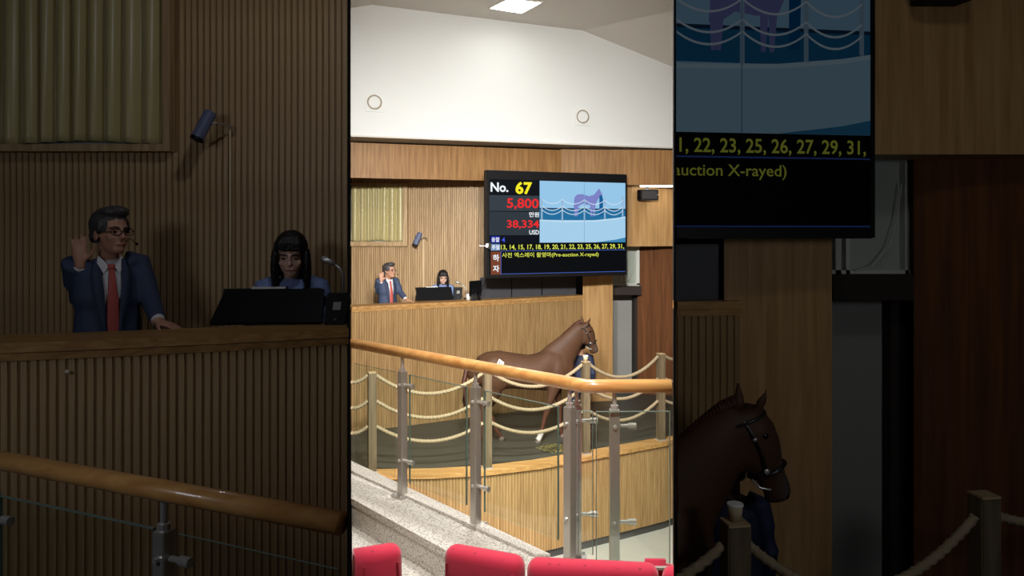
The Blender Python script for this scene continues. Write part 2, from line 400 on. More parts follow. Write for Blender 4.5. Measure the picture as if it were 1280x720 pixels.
def curtained_window(n, x0, x1, z0, z1, y, parent_wall, fr, folds, label, cat, seed, left_frame=False):
    wdw = tag(MB().box(x0, y-.012, z0, x1, y-.004, z1).build('window_%d' % n, WGLASS), kind='structure')
    m = MB(); m.box(x0, y-.10, z0-fr, x1+fr, y-.004, z0).box(x1, y-.10, z0, x1+fr, y-.004, z1+.03)
    m.box(x0, y-.10, z1, x1, y-.004, z1+.03)
    m.build('window_frame', OAK, wdw)
    rnd = random.Random(seed); ph = [rnd.uniform(-.5, .5) for _ in range(folds+2)]; nx, nz = folds*12, 26
    vs = []; w = x1-x0-.02; h = z1-z0-.02
    for j in range(nz+1):
        v = j/nz
        for i in range(nx+1):
            u = i/nx; k = int(u*folds); f = u*folds-k
            a = ph[k]*(1-f)+ph[k+1]*f
            lean = .16*a*(1-v)*w/folds*4*math.sin(PI*u)
            amp = (.040+.012*(1-v))*(1+.5*a)
            s = math.sin(2*PI*(u*folds+.35*a*(1-v)))
            s = 1-2*abs(math.sin(PI*(u*folds+.35*a*(1-v)+.30*math.sin(7.3*u+seed))))**.75
            vs.append((x0+.01+u*w+lean, y-.055+amp*s, z0+.012+.012*math.sin(9*u+seed)*(1-v)+v*h))
    fs = [(j*(nx+1)+i, j*(nx+1)+i+1, (j+1)*(nx+1)+i+1, (j+1)*(nx+1)+i) for j in range(nz) for i in range(nx)]
    mb = MB().add(vs, fs); me = mb.mesh('curtain', CURT, True)
    cu = link('curtain', me); md = cu.modifiers.new('thick', 'SOLIDIFY'); md.thickness = .004
    tag(cu, label, cat)
    r = MB().tube([(x0+.01, y-.055, z1-.006), (x1-.01, y-.055, z1-.006)], .006, 8).build('curtain_rail', STEEL, cu)
    return wdw
curtained_window(1, xw0-.02, xw1, zw0, zw1, Dw, wl, .09, 8, 'small gold-green pleated curtain on the bright rear wall behind the auctioneer', 'curtain', 3)

# wall lamp with its conduit
def wall_lamp(px, py, D, s, label, pxc, zbot, out=1.8):
    t = thing('wall_spotlight', label, 'lamp', (PX(px, D), D, PZ(py, D)))
    a = Vector((.09, -.22*out, .17))*s; b = Vector((-.055, -.27*out, -.19))*s
    MB().tube([a, a.lerp(b, .1), a.lerp(b, .92), b], [.07*s, .085*s, .085*s, .08*s], 12, hint=(0, 1, 0)).build('lamp_housing', LAMPG, t, False)
    dd = (b-a).normalized()
    MB().tube([b-dd*.01*s, b+dd*.03*s], [.088*s, .088*s], 12, hint=(0, 1, 0)).build('lamp_rim', BLACK, t)
    MB().tube([(.05*s, -.22*s*out, .0), (.14*s, -.2*s*out, .03*s), (.24*s, -.1*s, .02*s), (.26*s, -.02, -.06*s)], .014*s, 8).build('bracket', STEEL, t)
    x = PX(pxc, D)-PX(px, D)
    MB().box(x-.012*s, -.022, zbot-PZ(py, D), x+.012*s, -.016, -.02*s).build('conduit', CREAM, t)
    return t

# ceiling panel light and round wall speakers
cp = [P(612.7, 12.7, 13.06), P(636, 2, 12.56), P(676.7, 5, 12.7), P(651.7, 17.7, 13.29)]
zc_ = min(onp(na, p.x, p.y) for p in cp)
cc = sum(cp, Vector())/4
cl = thing('ceiling_light', 'square white light panel in the white ceiling', 'lamp', (cc.x, cc.y, onp(na, cc.x, cc.y)))
cq = [Vector((p.x-cc.x, p.y-cc.y, onp(na, p.x, p.y)-onp(na, cc.x, cc.y))) for p in cp]
MB().quadslab([q*1.07+Vector((0, 0, -.004)) for q in cq], (0, 0, -.022)).build('panel_frame', LIP, cl)
MB().quadslab([q+Vector((0, 0, -.024)) for q in cq], (0, 0, -.006)).build('diffuser', emit((1, .98, .94, 1), 6.0, 'lamp_diffuser'), cl)
wdir = (B-A).normalized()
for px, py, lab in ((468, 128, 'round grille speaker on a square plate, left on the white wall'), (728, 146, 'round grille speaker on a square plate, right on the white wall above the big screen')):
    t_ = (px-438)/404; iD = 1/13.0+(1/14.9-1/13.0)*t_; D = 1/iD
    c = P(px, py, D); c = c-nrm*.006
    s = thing('wall_speaker', lab, 'speaker', c, math.atan2(wdir.y, wdir.x), 'round speakers on the white wall')
    MB().box(-.16, -.012, -.165, .16, 0, .165).build('speaker_plate', WHITE, s)
    tor = MB(); tor.tube([(.118*math.cos(a), -.018, .118*math.sin(a)) for a in [2*PI*k/32 for k in range(33)]], .011, 8, hint=(0, 1, 0), caps=False)
    tor.build('speaker_ring', plain('brass_ring', srgb(150, 136, 110), .4), s, True)
    MB().tube([(0, -.012, 0), (0, -.02, 0)], [.108, .10], 28).build('speaker_grille', WHITE, s)

# oak fascia, light slit and windows at right of the screen
D1 = 15.2
tag(MB().prism([(PX(700, 14.6), 14.6), (XR(14.75), 14.75), (XR(14.85), 14.85), (PX(700, 14.7), 14.7)], PZ(231, 14.7), PZ(186, 14.7)-.02).build('trim_3', OAKBAND), kind='structure')
tag(MB().prism([(PX(740, 15.1), 15.1), (PX(790, 15.15), 15.15), (XR(15.4), 15.4), (XR(15.5), 15.5), (PX(740, 15.3), 15.3)], PZ(308, 15.15), PZ(225, 15.15)).build('trim_4', OAKV), kind='structure')
t = thing('strip_light', 'thin bright strip light under the oak band, right of the big screen', 'lamp', (PX(822, 15.0), 15.0, PZ(233, 15.0)))
MB().box(-.34, -.05, -.012, .30, .06, .02).build('diffuser', emit((1, .96, .9, 1), 5.0, 'strip_diffuser'), t)
MB().box(-.36, -.06, .02, .31, .07, .05).build('light_housing', LIP, t)
area('strip_lamp', (PX(822, 15.0), 14.98, PZ(236, 15.0)), (PX(822, 15.0), 15.1, 0), .6, .05, 2.5*LAMP)
def loudspeaker(px, py, D, s, label, bracket_up, group='black loudspeakers under the oak fascia'):
    t = thing('loudspeaker', label, 'speaker', (PX(px, D), D, PZ(py, D)), group=group)
    w, h = .235*s, .115*s
    m = MB(); m.prism([(-w, -.05*s), (-w*.75, -.20*s), (w*.9, -.20*s), (w, -.05*s), (w*.8, .14*s), (-w*.8, .14*s)], -h, h); m.build('speaker_cabinet', BLACK, t, bevel=.012*s)
    MB().box(-w*.62, -.212*s, -h*.75, w*.78, -.199*s, h*.75).build('speaker_grille', BLACKM, t)
    MB().tube([(w*.84, -.205*s, .0), (w*.84, -.215*s, .0)], .012*s, 8).build('badge', STEEL, t)
    MB().box(-.03*s, -.02*s, h, .03*s, .03*s, h+bracket_up).build('bracket', BLACKM, t)
    return t
loudspeaker(809, 244, 15.02, .9, 'black loudspeaker under the bright strip light, right of the big screen', .06)
# windows, grey passage, red-brown wall
wq = tag(MB().box(PX(764, 15.9), 15.9, PZ(356, 15.9), PX(799, 15.9), 15.92, PZ(300, 15.9)).build('window_2', WGLASS), kind='structure')
for a, b in ((764, 766), (776, 778), (780, 782), (795, 799)):
    MB().box(PX(a, 15.88), 15.84, PZ(356, 15.9), PX(b, 15.88), 15.9, PZ(300, 15.9)).build('window_frame', WFRAME, wq)
MB().box(PX(764, 15.88), 15.84, PZ(357, 15.9), PX(799, 15.88), 15.9, PZ(354, 15.9)).build('window_frame', WFRAME, wq)
MB().tube([P(783, 353, 15.82), P(788, 348, 15.82), P(793, 335, 15.82), P(795, 318, 15.82)], .008, 6).build('cable', WFRAME, wq)
tag(MB().box(PX(758, 15.9), 15.75, PZ(368, 15.9), PX(800, 15.9), 16.0, PZ(357, 15.9)).build('trim_5', DARK), kind='structure')
tag(MB().box(PX(760, 16.6), 16.6, 0, PX(792, 16.6), 16.7, PZ(360, 16.6)).build('door_1', GREYD), kind='structure')
tag(MB().box(PX(790.5, 16.5), 16.2, 0, PX(798, 16.5), 16.7, PZ(360, 16.6)).build('trim_6', DARK), kind='structure')
tag(MB().prism([(PX(797, 15.95), 15.95), (XR(15.8), 15.8), (XR(15.95), 15.95), (PX(797, 16.1), 16.1)], 0, PZ(300, 15.9)).build('wall_exit', REDWOOD), kind='structure')
tag(MB().box(XL(17.5), 17.5, -.1, XR(17.5), 17.6, ZC+1.7).build('wall_far', BLACKM), kind='structure')

# ------------------------------------------------------------------ floors, ring kerb
cap = [(438.6, 591, None), (465, 590, None), (540, 589, None), (609, 585, None), (672, 577.5, None), (732, 567, None), (780, 558.5, None), (826, 550, None), (841.4, 547, None)]
ZCAP = .12
capP = []
for px, py, _ in cap:
    D = (ZC-ZCAP)*F/(py-HZ); capP.append(Vector((PX(px, D), D, 0)))
capP[0].x = XL(capP[0].y)+.01; capP[-1].x = XR(capP[-1].y)-.01
def offs(path, d):
    r = []
    for i, p in enumerate(path):
        t = (path[min(i+1, len(path)-1)]-path[max(i-1, 0)]).normalized(); r.append(p+Vector((t.y, -t.x, 0))*d)
    r[0].x = XL(r[0].y)+.008; r[-1].x = XR(r[-1].y)-.008
    return r
co, ci = offs(capP, .13), offs(capP, -.13)
floor_poly = [(p.x, p.y) for p in offs(capP, .06)]+[(XR(17.4), 17.4), (XL(17.4), 17.4)]
tag(MB().prism(floor_poly, -.06, 0).build('floor', RINGF), kind='structure')
tag(MB().box(XL(13.5)-.0, 6.0, -1.36, XR(13.5), 13.5, -1.26).build('floor_hall', HALLF), kind='structure')
kerb = thing('ring_wall', 'low slatted oak wall with a flat oak cap around the sale ring', 'wall', (0, 0, 0))
m = MB()
for i in range(len(co)-1): m.prism([(co[i].x, co[i].y), (co[i+1].x, co[i+1].y), (ci[i+1].x, ci[i+1].y), (ci[i].x, ci[i].y)], ZCAP-.065, ZCAP)
m.build('wall_cap', OAKCAP, kerb)
slat_band('slat_facing', [(p.x, p.y) for p in offs(capP, .09)], -1.14, ZCAP-.066, kerb, OAKF, OAKD)
m = MB(); so, si = offs(capP, .075), offs(capP, .0)
for i in range(len(so)-1): m.prism([(so[i].x, so[i].y), (so[i+1].x, so[i+1].y), (si[i+1].x, si[i+1].y), (si[i].x, si[i].y)], -1.26, -1.141)
m.build('skirting', SKIRT, kerb)
kerb.location = (0, 0, 0)

# hay and droppings on the ring floor
rnd = random.Random(5)
m = MB(); c = P(697, 558, 11.9); c.z = 0
for k in range(150):
    a = rnd.uniform(0, 6.28); r = .26*math.sqrt(rnd.random()); q = Vector((c.x+r*1.2*math.cos(a), c.y+r*.8*math.sin(a), .005+.06*rnd.random()*(1-r/.27)))
    v = Vector((rnd.uniform(-1, 1), rnd.uniform(-1, 1), rnd.uniform(-.1, .35))).normalized()*.05
    m.tube([q-v, q+v], .006, 4)
tag(m.build('hay_scatter', HAY), 'small scatter of yellow-green hay on the dark ring floor behind the ring wall', 'hay', kind='stuff')

# ------------------------------------------------------------------ rope posts and ropes
def rope_post(x, y, z0, h, rz, label, s=1.0, w=.055):
    t = thing('rope_post', label, 'post', (x, y, z0), rz, 'square oak posts of the rope barrier')
    MB().box(-w, -w, 0, w, w, h-.012).build('post_shaft', POSTW, t, bevel=.006)
    MB().box(-w*.95, -w*.95, h-.012, w*.95, w*.95, h).build('post_top', POSTC, t)
    MB().box(-w*1.25, -w*1.25, 0, w*1.25, w*1.25, .02).build('base_plate', STEEL, t)
    return t
def rope(a, b, sag, label, r=.024, group='hemp barrier ropes in the hall'):
    a, b = Vector(a), Vector(b); L = (b-a).length; n = max(10, int(L/.012)); path = []
    for i in range(n+1):
        u = i/n; p = a.lerp(b, u); p.z -= sag*4*u*(1-u); path.append(p)
    o = MB().tube(path, r, 12, lobe=.28, twist=42, nl=3).build('barrier_rope', ROPE, None, True)
    return tag(o, label, 'rope', group)
PH = 1.38; posts = []
for px, py, lab in ((465, 590, 'rope post behind the glass at far left, left of the first steel baluster'), (609, 585, 'rope post right beside the second steel baluster, near the horse rump'),
                    (732, 567, 'rope post in front of the horse handler, topped by a beige cup'), (826, 550, 'rope post right of the horse, in front of the red-brown exit wall')):
    D = (ZC-ZCAP)*F/(py-HZ); x = PX(px, D); rope_post(x, D, ZCAP, PH, .35, lab); posts.append(Vector((x, D, 0)))
tiers = [(ZCAP+PH-.045, .26, 'top'), (ZCAP+PH-.40, .24, 'middle'), (ZCAP+PH-.75, .22, 'lowest')]
where = ['between the first and second rope posts behind the glass', 'crossing in front of the horse between two rope posts', 'right of the handler, ending at the last rope post']
for i in range(3):
    d = (posts[i+1]-posts[i]).normalized()*.058
    for z, sg, nm in tiers:
        rope(posts[i]+d+Vector((0, 0, z)), posts[i+1]-d+Vector((0, 0, z)), sg*(1.0 if i else 1.05), '%s hemp rope %s' % (nm, where[i]))
for z, sg, nm in tiers:
    d = (posts[1]-posts[0]).normalized()
    e = Vector((XL(posts[0].y+.02)+.004, posts[0].y+.02, z-.10)); rope(e, posts[0]-d*.058+Vector((0, 0, z)), .03, '%s short length of hemp rope left of the leftmost rope post' % nm)
    e = Vector((XR(posts[3].y+.1)-.004, posts[3].y+.1, z-.07)); rope(posts[3]+Vector((.058, 0, z)), e, .01, '%s short stub of hemp rope right of the rightmost hall rope post' % nm)
def cup(loc, s, label):
    t = thing('paper_cup', label, 'cup', loc)
    MB().tube([(0, 0, 0), (0, 0, .085*s)], [.03*s, .04*s], 16).build('cup_body', plain('beige_paper', srgb(178, 160, 128), .7), t, True)
    MB().tube([(0, 0, .083*s), (0, 0, .092*s)], [.043*s, .042*s], 16).build('cup_rim', PAPER, t)
cup((posts[2].x, posts[2].y, ZCAP+PH), .95, 'beige cup standing on the hall rope post beside the handler')

# ------------------------------------------------------------------ counter of the hall
def counter(name, label, path, ztop, zbot, depth, slat_single, smat):
    t = thing(name, label, 'counter', (0, 0, 0)); pts = [Vector((x, y, 0)) for x, y in path]
    a, b = pts[0], pts[-1]; tv = (b-a).normalized(); nr = Vector((tv.y, -tv.x, 0))
    def strip(f, g, z0, z1, nm, mat):
        q = []
        for i, p in enumerate(pts):
            q.append((p+nr*f))
        r = [p-nr*g for p in pts]
        m = MB()
        for i in range(len(pts)-1): m.prism([(q[i].x, q[i].y), (q[i+1].x, q[i+1].y), (r[i+1].x, r[i+1].y), (r[i].x, r[i].y)], z0, z1)
        return m.build(nm, mat, t)
    strip(.035, depth, ztop-.05, ztop, 'counter_top', OAKCAP)
    strip(.02, 0.02, ztop-.095, ztop-.051, 'cap_edge', OAKCAP)
    slat_band('slat' if slat_single else 'slat_facing', path, zbot, ztop-.096, t, smat, OAKD, single=slat_single)
    return t
ZT = ZC-1.275
cpath = [(XL(12.85)+.01, 12.85), (PX(540, 13.55), 13.55), (PX(640, 14.35), 14.35), (PX(729, 15.2), 15.2)]
counter('rostrum_counter', 'long slatted oak counter with a plain cap behind the horse in the lit hall', cpath, ZT, 0.0, .34, False, OAKF)
tag(MB().prism([(PX(728.5, 15.16), 15.16), (PX(766, 15.3), 15.3), (PX(766, 15.7), 15.7), (PX(728.5, 15.7), 15.7)], 0, PZ(330, 15.3)).build('wall_pier', OAKV), kind='structure')
# raised platform behind it
plat = [(p[0], p[1]+.05) for p in cpath]+[(PX(729, 15.28), 15.28), (XL(15.28), 15.28)]
ZPL = ZT-1.05
tag(MB().prism([(cpath[0][0], 12.95), (cpath[1][0], 13.65), (cpath[2][0], 14.45), (PX(722, 15.25), 15.25), (XL(15.26), 15.27)], ZPL-.1, ZPL).build('floor_platform', HALLF), kind='structure')
# dark low screen housing behind the counter
t = thing('equipment_cabinet', 'low charcoal panelled cabinet under the big screen behind the counter', 'cabinet', (0, 0, 0))
for a, b in ((600, 639), (640, 677), (678, 720)):
    Da = 13.95+(a-600)/120*1.0; Db = 13.95+(b-600)/120*1.0
    MB().prism([(PX(a, Da+.4), Da+.4), (PX(b, Db+.4), Db+.4), (PX(b, Db+.5), Db+.5), (PX(a, Da+.5), Da+.5)], ZPL, PZ(346, 14.7)).build('cabinet_panel', GREYP, t, bevel=.006)

# ------------------------------------------------------------------ big auction screen
def auction_screen(L, R, zmid, H, s, label, clip_t=None, housing=True):
    L, R = Vector(L), Vector(R); W = (R-L).length; mid = (L+R)/2
    t = thing('auction_screen', label, 'screen', (mid.x, mid.y, zmid), math.atan2(R.y-L.y, R.x-L.x))
    X = lambda cx: (cx-52)/763*W-W/2
    Z = lambda cy: H/2-(cy-112)/524*H
    cl = None if clip_t is None else -W/2+clip_t*W
    def rect(x0, y0, x1, y1, mat, name, off=0.0, par=t):
        a, b = X(x0), X(x1)
        if cl is not None:
            if b <= cl: return None
            a = max(a, cl)
        return MB().box(a, -.004-off, Z(y1), b, -.0-off, Z(y0)).build(name, mat, par)
    def poly(pts, mat, name, off, par=t):
        me = MB().quadslab([(X(x), -.004-off, Z(y)) for x, y in pts], (0, .003, 0)).mesh(name, mat)
        if cl is not None: clip_mesh(me, cl)
        if len(me.polygons): return link(name, me, None, par)
    def txt(b, x0, y0, x1, y1, mat, name='lettering', off=.006, bold=.02):
        return fit_text(b, X(x0), Z(y1), X(x1), Z(y0), -.004-off, mat, name, t, bold, cl)
    E = lambda r, g, b, k=1.0: emit(srgb(r, g, b), s*k)
    x0 = -W/2-.045 if cl is None else cl
    MB().box(x0 if cl is None else x0+.075, .002, -H/2-.065, W/2+.03, .16, H/2+.16).build('screen_housing', BLACKM, t, bevel=.008)
    m = MB(); m.box(W/2, -.012, -H/2-.06, W/2+.028, .01, H/2+.15).box(x0, -.012, -H/2-.06, W/2, .01, -H/2).box(x0, -.012, H/2, W/2, .01, H/2+.15)
    if cl is None: m.box(-W/2-.04, -.012, -H/2, -W/2, .01, H/2)
    m.build('bezel', BLACK, t)
    rect(52, 110, 815, 637, E(8, 10, 14), 'display_panel', -.004)
    cells = (((52, 112, 318, 196), (14, 18, 24)), ((52, 199, 318, 286), (54, 62, 70)), ((52, 290, 318, 420), (48, 56, 64)), ((108, 424, 320, 464), (12, 16, 26)), ((60, 424, 108, 462), (24, 40, 150)),
             ((60, 468, 108, 504), (120, 150, 190)), ((60, 510, 112, 636), (120, 66, 44)))
    for (a, b, c, d_), col in cells: rect(a, b, c, d_, E(*col), 'display_cell', 0)
    Wt, Y_, Rd, G = E(238, 244, 250), E(248, 236, 40), E(236, 44, 44), E(226, 234, 90)
    txt('No.', 58, 130, 152, 182, Wt, bold=.03); txt('67', 190, 122, 280, 192, Y_, bold=.035)
    txt('5,800', 144, 215, 316, 278, Rd, bold=.02); txt('만원', 264, 290, 318, 318, Wt)
    txt('38,334', 144, 336, 318, 386, Rd, bold=.02); txt('USD', 264, 391, 318, 416, Wt)
    txt('응찰', 63, 431, 105, 457, Wt); txt('4', 117, 432, 134, 458, E(70, 90, 235))
    txt('주절', 63, 474, 105, 499, Wt)
    txt('13, 14, 15, 17, 18, 19, 20, 21, 22, 23, 25, 26, 27, 29, 31,', 112, 472, 806, 503, G, bold=.015)
    txt('하', 70, 525, 104, 563, Wt, bold=.03); txt('자', 70, 585, 104, 622, Wt, bold=.03)
    txt('사전 엑스레이 촬영마(Pre-auction X-rayed)', 118, 516, 655, 548, G, bold=.008)
    Bl = E(70, 96, 180)
    for a, b, c, d_ in ((112, 505, 815, 508), (112, 632, 815, 635), (112, 508, 115, 632)): rect(a, b, c, d_, Bl, 'display_line', .001)
    # the live picture: pale wall, blue floor, posts, ropes, horse
    pic = rect(322, 114, 815, 462, E(150, 198, 232), 'live_picture', .001)
    Pp = pic
    rect(322, 272, 815, 334, E(34, 110, 158), 'picture_floor', .002); rect(322, 266, 815, 273, E(30, 62, 92), 'picture_floor', .0025)
    poly([(322, 338), (470, 344), (640, 340), (760, 326), (815, 316), (815, 462), (322, 462)], E(164, 206, 234), 'picture_wall', .003)
    poly([(322, 332), (470, 338), (640, 333), (760, 320), (815, 310), (815, 318), (760, 329), (640, 342), (470, 347), (322, 341)], E(190, 220, 240), 'picture_cap', .004)
    poly([(640, 462), (760, 446), (815, 434), (815, 462)], E(60, 132, 176), 'picture_floor', .004)
    H1 = E(124, 130, 196)
    poly([(512, 262), (516, 205), (530, 188), (560, 184), (600, 196), (630, 186), (650, 160), (658, 150), (664, 158), (678, 186), (676, 204), (664, 198), (652, 212), (640, 240), (600, 246), (560, 240), (538, 256)], H1, 'picture_horse', .005)
    for a, b in ((514, 536), (524, 546), (606, 614), (622, 630)): poly([(a, 240), (a+16, 240), (a+10, 312), (a+2, 312)], H1, 'picture_horse', .0045)
    poly([(660, 192), (674, 186), (682, 214), (680, 306), (660, 306)], E(20, 92, 150), 'picture_handler', .006)
    for x, y in ((333, 334), (447, 340), (573, 337), (692, 328), (798, 312)):
        rect(x-4, y-122, x+4, y, E(150, 180, 206), 'picture_post', .007)
    xs = (333, 447, 573, 692, 798)
    for k in range(4):
        for z in (214, 252, 274):
            pp = []; a, b = xs[k], xs[k+1]
            for i in range(13):
                u = i/12; pp.append((a+(b-a)*u, z+26*4*u*(1-u)))
            poly(pp+[(x, y+4) for x, y in pp[::-1]], E(206, 226, 242), 'picture_rope', .0075)
    rect(571, 114, 573, 462, E(120, 164, 200), 'panel_joint', .008)
    return t
auction_screen((PX(611.5, 13.2), 13.2, 0), (PX(781.5, 14.2), 14.2, 0), ZC+.09, 1.68, 1.0, 'large lit auction screen showing lot 67 and a price, hung in the bright hall')
t = thing('arm_camera', 'small camera on a thin silver arm at the left edge of the lit screen', 'camera', P(600, 307.5, 13.05))
MB().tube([(0, .9, 0), (0, 0, 0), (.14, 0, 0)], .010, 8).build('arm', STEEL, t)
MB().box(.13, -.04, -.05, .20, .05, .06).build('camera_body', BLACK, t, bevel=.006)
MB().box(.10, -.045, -.02, .14, .04, .04).build('clamp', STEEL, t)

# ------------------------------------------------------------------ people
def head_mesh(mb, hd):
    """hd: function head-local -> body; head-local faces -Y, chin at z=0, crown at z=.225"""
    T = lambda c, r, **k: mb.add(*_ellt(c, r, hd, **k))
    T((0, .012, .140), (.074, .094, .088)); T((0, -.022, .075), (.060, .066, .075)); T((0, -.050, .022), (.033, .036, .024))
    T((0, -.070, .128), (.055, .020, .012)); T((0, -.100, .080), (.013, .016, .013)); T((0, -.092, .102), (.008, .013, .030))
    T((.0, -.080, .048), (.022, .012, .008)); T((.0, -.078, .038), (.018, .012, .007))
    for s in (-1, 1):
        T((s*.075, .005, .095), (.008, .018, .030)); T((s*.038, -.062, .080), (.022, .018, .020))
def _ellt(c, r, fn, nu=14, nv=9):
    m = MB().ell(c, r, nu, nv); return [fn(Vector(v)) for v in m.v], m.f
def hand_geo(mb, wrist, direc, palm_n, thumb_side, curl, s=1.0, spread=.5):
    """palm plus five unequal fingers; direc along the fingers, palm_n out of the palm, thumb_side across"""
    d = Vector(direc).normalized(); n = Vector(palm_n); n = (n-d*n.dot(d)).normalized(); t = Vector(thumb_side); t = (t-d*t.dot(d)-n*t.dot(n)).normalized()
    w = Vector(wrist)
    mb.tube([w-d*.03*s, w+d*.01*s, w+d*.05*s, w+d*.088*s], [(.019*s, .026*s), (.019*s, .030*s), (.016*s, .040*s), (.013*s, .038*s)], 12, hint=n)
    for i, (off, ln) in enumerate(((.030, .074), (.010, .082), (-.011, .076), (-.030, .060))):
        b = w+d*.08*s+t*off*s; dd = (d+t*off*spread*6*.1/.03*.3).normalized(); p = [b]; c = curl
        for k, f in enumerate((.45, .30, .25)):
            a = c*(.5+.5*k); v = (dd*math.cos(a)+n*math.sin(a)); p.append(p[-1]+v*ln*f*s); 
        mb.tube(p, [.0095*s, .009*s, .008*s, .006*s], 8, hint=n)
    b = w+d*.02*s+t*.026*s; v1 = (d*.6+t*.8+n*.25).normalized(); v2 = (d*.85+t*.45+n*.3).normalized()
    mb.tube([b, b+v1*.04*s, b+v1*.04*s+v2*.032*s, b+v1*.04*s+v2*.055*s], [.013*s, .0115*s, .0095*s, .007*s], 8, hint=n)
def make_person(label, J, mats, hyaw, hpitch, hair, jacket_open, glasses=False, mic=False, group=None, sit=False, hands=True, name='person'):
    """J: neck, head (chin point), shoulders, elbows, wrists, hips... in the body frame (faces -Y)"""
    skin, hairm, top, inner, trou = mats
    hs = J.get('hs', 1.08); hm = Matrix.Rotation(hyaw, 3, 'Z') @ Matrix.Rotation(hpitch, 3, 'X') @ Matrix.Scale(hs, 3); ch = Vector(J['chin'])
    # hd pivots at the neck top so that the head sits on the neck
    piv = Vector((0, .02, .04)); hd = lambda v: ch+piv+hm @ (v-piv)
    b = MB(); head_mesh(b, hd)
    nk = Vector(J['neck']); b.tube([nk+Vector((0, .01, -.06)), nk, hd(Vector((0, .02, .04))), hd(Vector((0, .02, .10)))], [.062, .055, .054, .055], 12, hint=(0, 1, 0))
    hz = J['hip']
    b.tube([(0, 0, hz-.08), (0, 0, hz), (0, .0, hz+.2), (0, 0, nk.z-.2), (0, .005, nk.z-.06), (0, .01, nk.z)], [(.10, .13), (.105, .15), (.09, .13), (.105, .15), (.085, .13), (.05, .06)], 16, hint=(0, 1, 0))
    for s in (0, 1):
        sh, el, wr = [Vector(J[k][s]) for k in ('sh', 'el', 'wr')]
        b.tube([sh, sh.lerp(el, .5), el, el.lerp(wr, .4), wr], [.047, .043, .036, .034, .025], 10)
        if hands:
            h = J['hand'][s]; hand_geo(b, wr, h[0], h[1], h[2], h[3])
        hp, kn, an = [Vector(J[k][s]) for k in ('hp', 'kn', 'an')]
        b.tube([hp, hp.lerp(kn, .5), kn, kn.lerp(an, .4), an], [.085, .075, .055, .052, .036], 10, hint=(0, 1, 0))
    body = link(name, remesh(b, name, skin, .0075, 3, .5)); tag(body, label, 'person', group)
    # eyes, brows, mouth
    for s in (-1, 1):
        MB().add(*_ellt((s*.031, -.083, .106), (.0105, .006, .0048), hd)).build('eye', EYE, body, True)
        m = MB(); m.tube([hd(Vector((s*.014, -.094, .126))), hd(Vector((s*.034, -.090, .131))), hd(Vector((s*.052, -.077, .125)))], [.004, .0045, .003], 6); m.build('eyebrow', hairm, body, True)
    MB().tube([hd(Vector((-.022, -.085, .043))), hd(Vector((0, -.092, .044))), hd(Vector((.022, -.085, .043)))], [.003, .0045, .003], 6).build('mouth', plain('lip', srgb(168, 92, 84), .5), body, True)
    # hair
    m = MB()
    if hair == 'short':
        m.add(*_ellt((0, .022, .150), (.084, .100, .088), hd, 22, 14)); m.add(*_ellt((.0, -.035, .207), (.070, .060, .032), hd, 18, 10)); m.add(*_ellt((0, .055, .10), (.074, .062, .075), hd, 18, 10))
        for s in (-1, 1): m.add(*_ellt((s*.072, -.012, .135), (.010, .028, .036), hd))
        h = remesh(m, 'hair', hairm, .006, 2)
        keep = lambda v: not (v.y < -.055 and v.z < .165) and not (v.y < -.02 and v.z < .11) and not (v.z < .06)
    else:
        m.add(*_ellt((0, .016, .145), (.090, .106, .098), hd, 22, 14))
        m.add(*_ellt((0, .055, .06), (.088, .062, .12), hd, 20, 12))
        for s in (-1, 1): m.add(*_ellt((s*.084, -.010, .03), (.022, .055, .13), hd, 14, 12))
        for k in range(7):
            x = -.052+.0173*k; m.tube([hd(Vector((x*.7, -.06, .218))), hd(Vector((x, -.088, .188))), hd(Vector((x*1.1, -.094, .152-.004*abs(k-3))))], [.015, .012, .006], 6)
        h = remesh(m, 'hair', hairm, .0065, 2); keep = lambda v: not (v.y < -.045 and v.z < .150 and abs(v.x) < .062)
    inv = hm.inverted(); bm = bmesh.new(); bm.from_mesh(h)
    dead = [f for f in bm.faces if not keep(inv @ (f.calc_center_median()-ch-piv)+piv)]
    bmesh.ops.delete(bm, geom=dead, context='FACES')
    for v in bm.verts: v.co += v.normal*.0045*noise.noise(v.co*70)
    bm.to_mesh(h); bm.free(); link('hair', h, None, body)
    if glasses:
        m = MB()
        for s in (-1, 1):
            c = Vector((s*.033, -.103, .104)); m.tube([hd(c+Vector((.025*math.cos(a), .006*abs(math.cos(a)) if math.cos(a)*s > 0 else 0, .016*math.sin(a)))) for a in [2*PI*k/18 for k in range(19)]], .0022, 6, hint=hm @ Vector((0, 1, 0)), caps=False)
            m.tube([hd(Vector((s*.058, -.098, .108))), hd(Vector((s*.076, -.05, .108))), hd(Vector((s*.078, .01, .104)))], .0022, 6)
        m.tube([hd(Vector((-.009, -.105, .107))), hd(Vector((.009, -.105, .107)))], .0022, 6)
        m.build('spectacles', BLACK, body)
    if mic:
        m = MB(); m.tube([hd(Vector((.078, -.01, .085))), hd(Vector((.078, -.07, .055))), hd(Vector((.06, -.115, .045)))], .0022, 6).add(*_ellt((.057, -.12, .045), (.008, .01, .008), hd)); m.build('headset_microphone', BLACK, body)
    # upper garment
    def torso(mb, g, z0):
        n = nk.z
        mb.tube([(0, 0, z0), (0, 0, z0+.15), (0, -.0, hz+.22), (0, -.005, n-.22), (0, .0, n-.09), (0, .008, n-.035), (0, .012, n-.005)],
                [(.115*g, .165*g), (.118*g, .168*g), (.112*g, .158*g), (.125*g, .175*g), (.105*g, .165*g), (.08*g, .115*g), (.058*g, .068*g)], 20, hint=(0, 1, 0))
    m = MB(); torso(m, 1.06, hz-.12 if not sit else hz-.03)
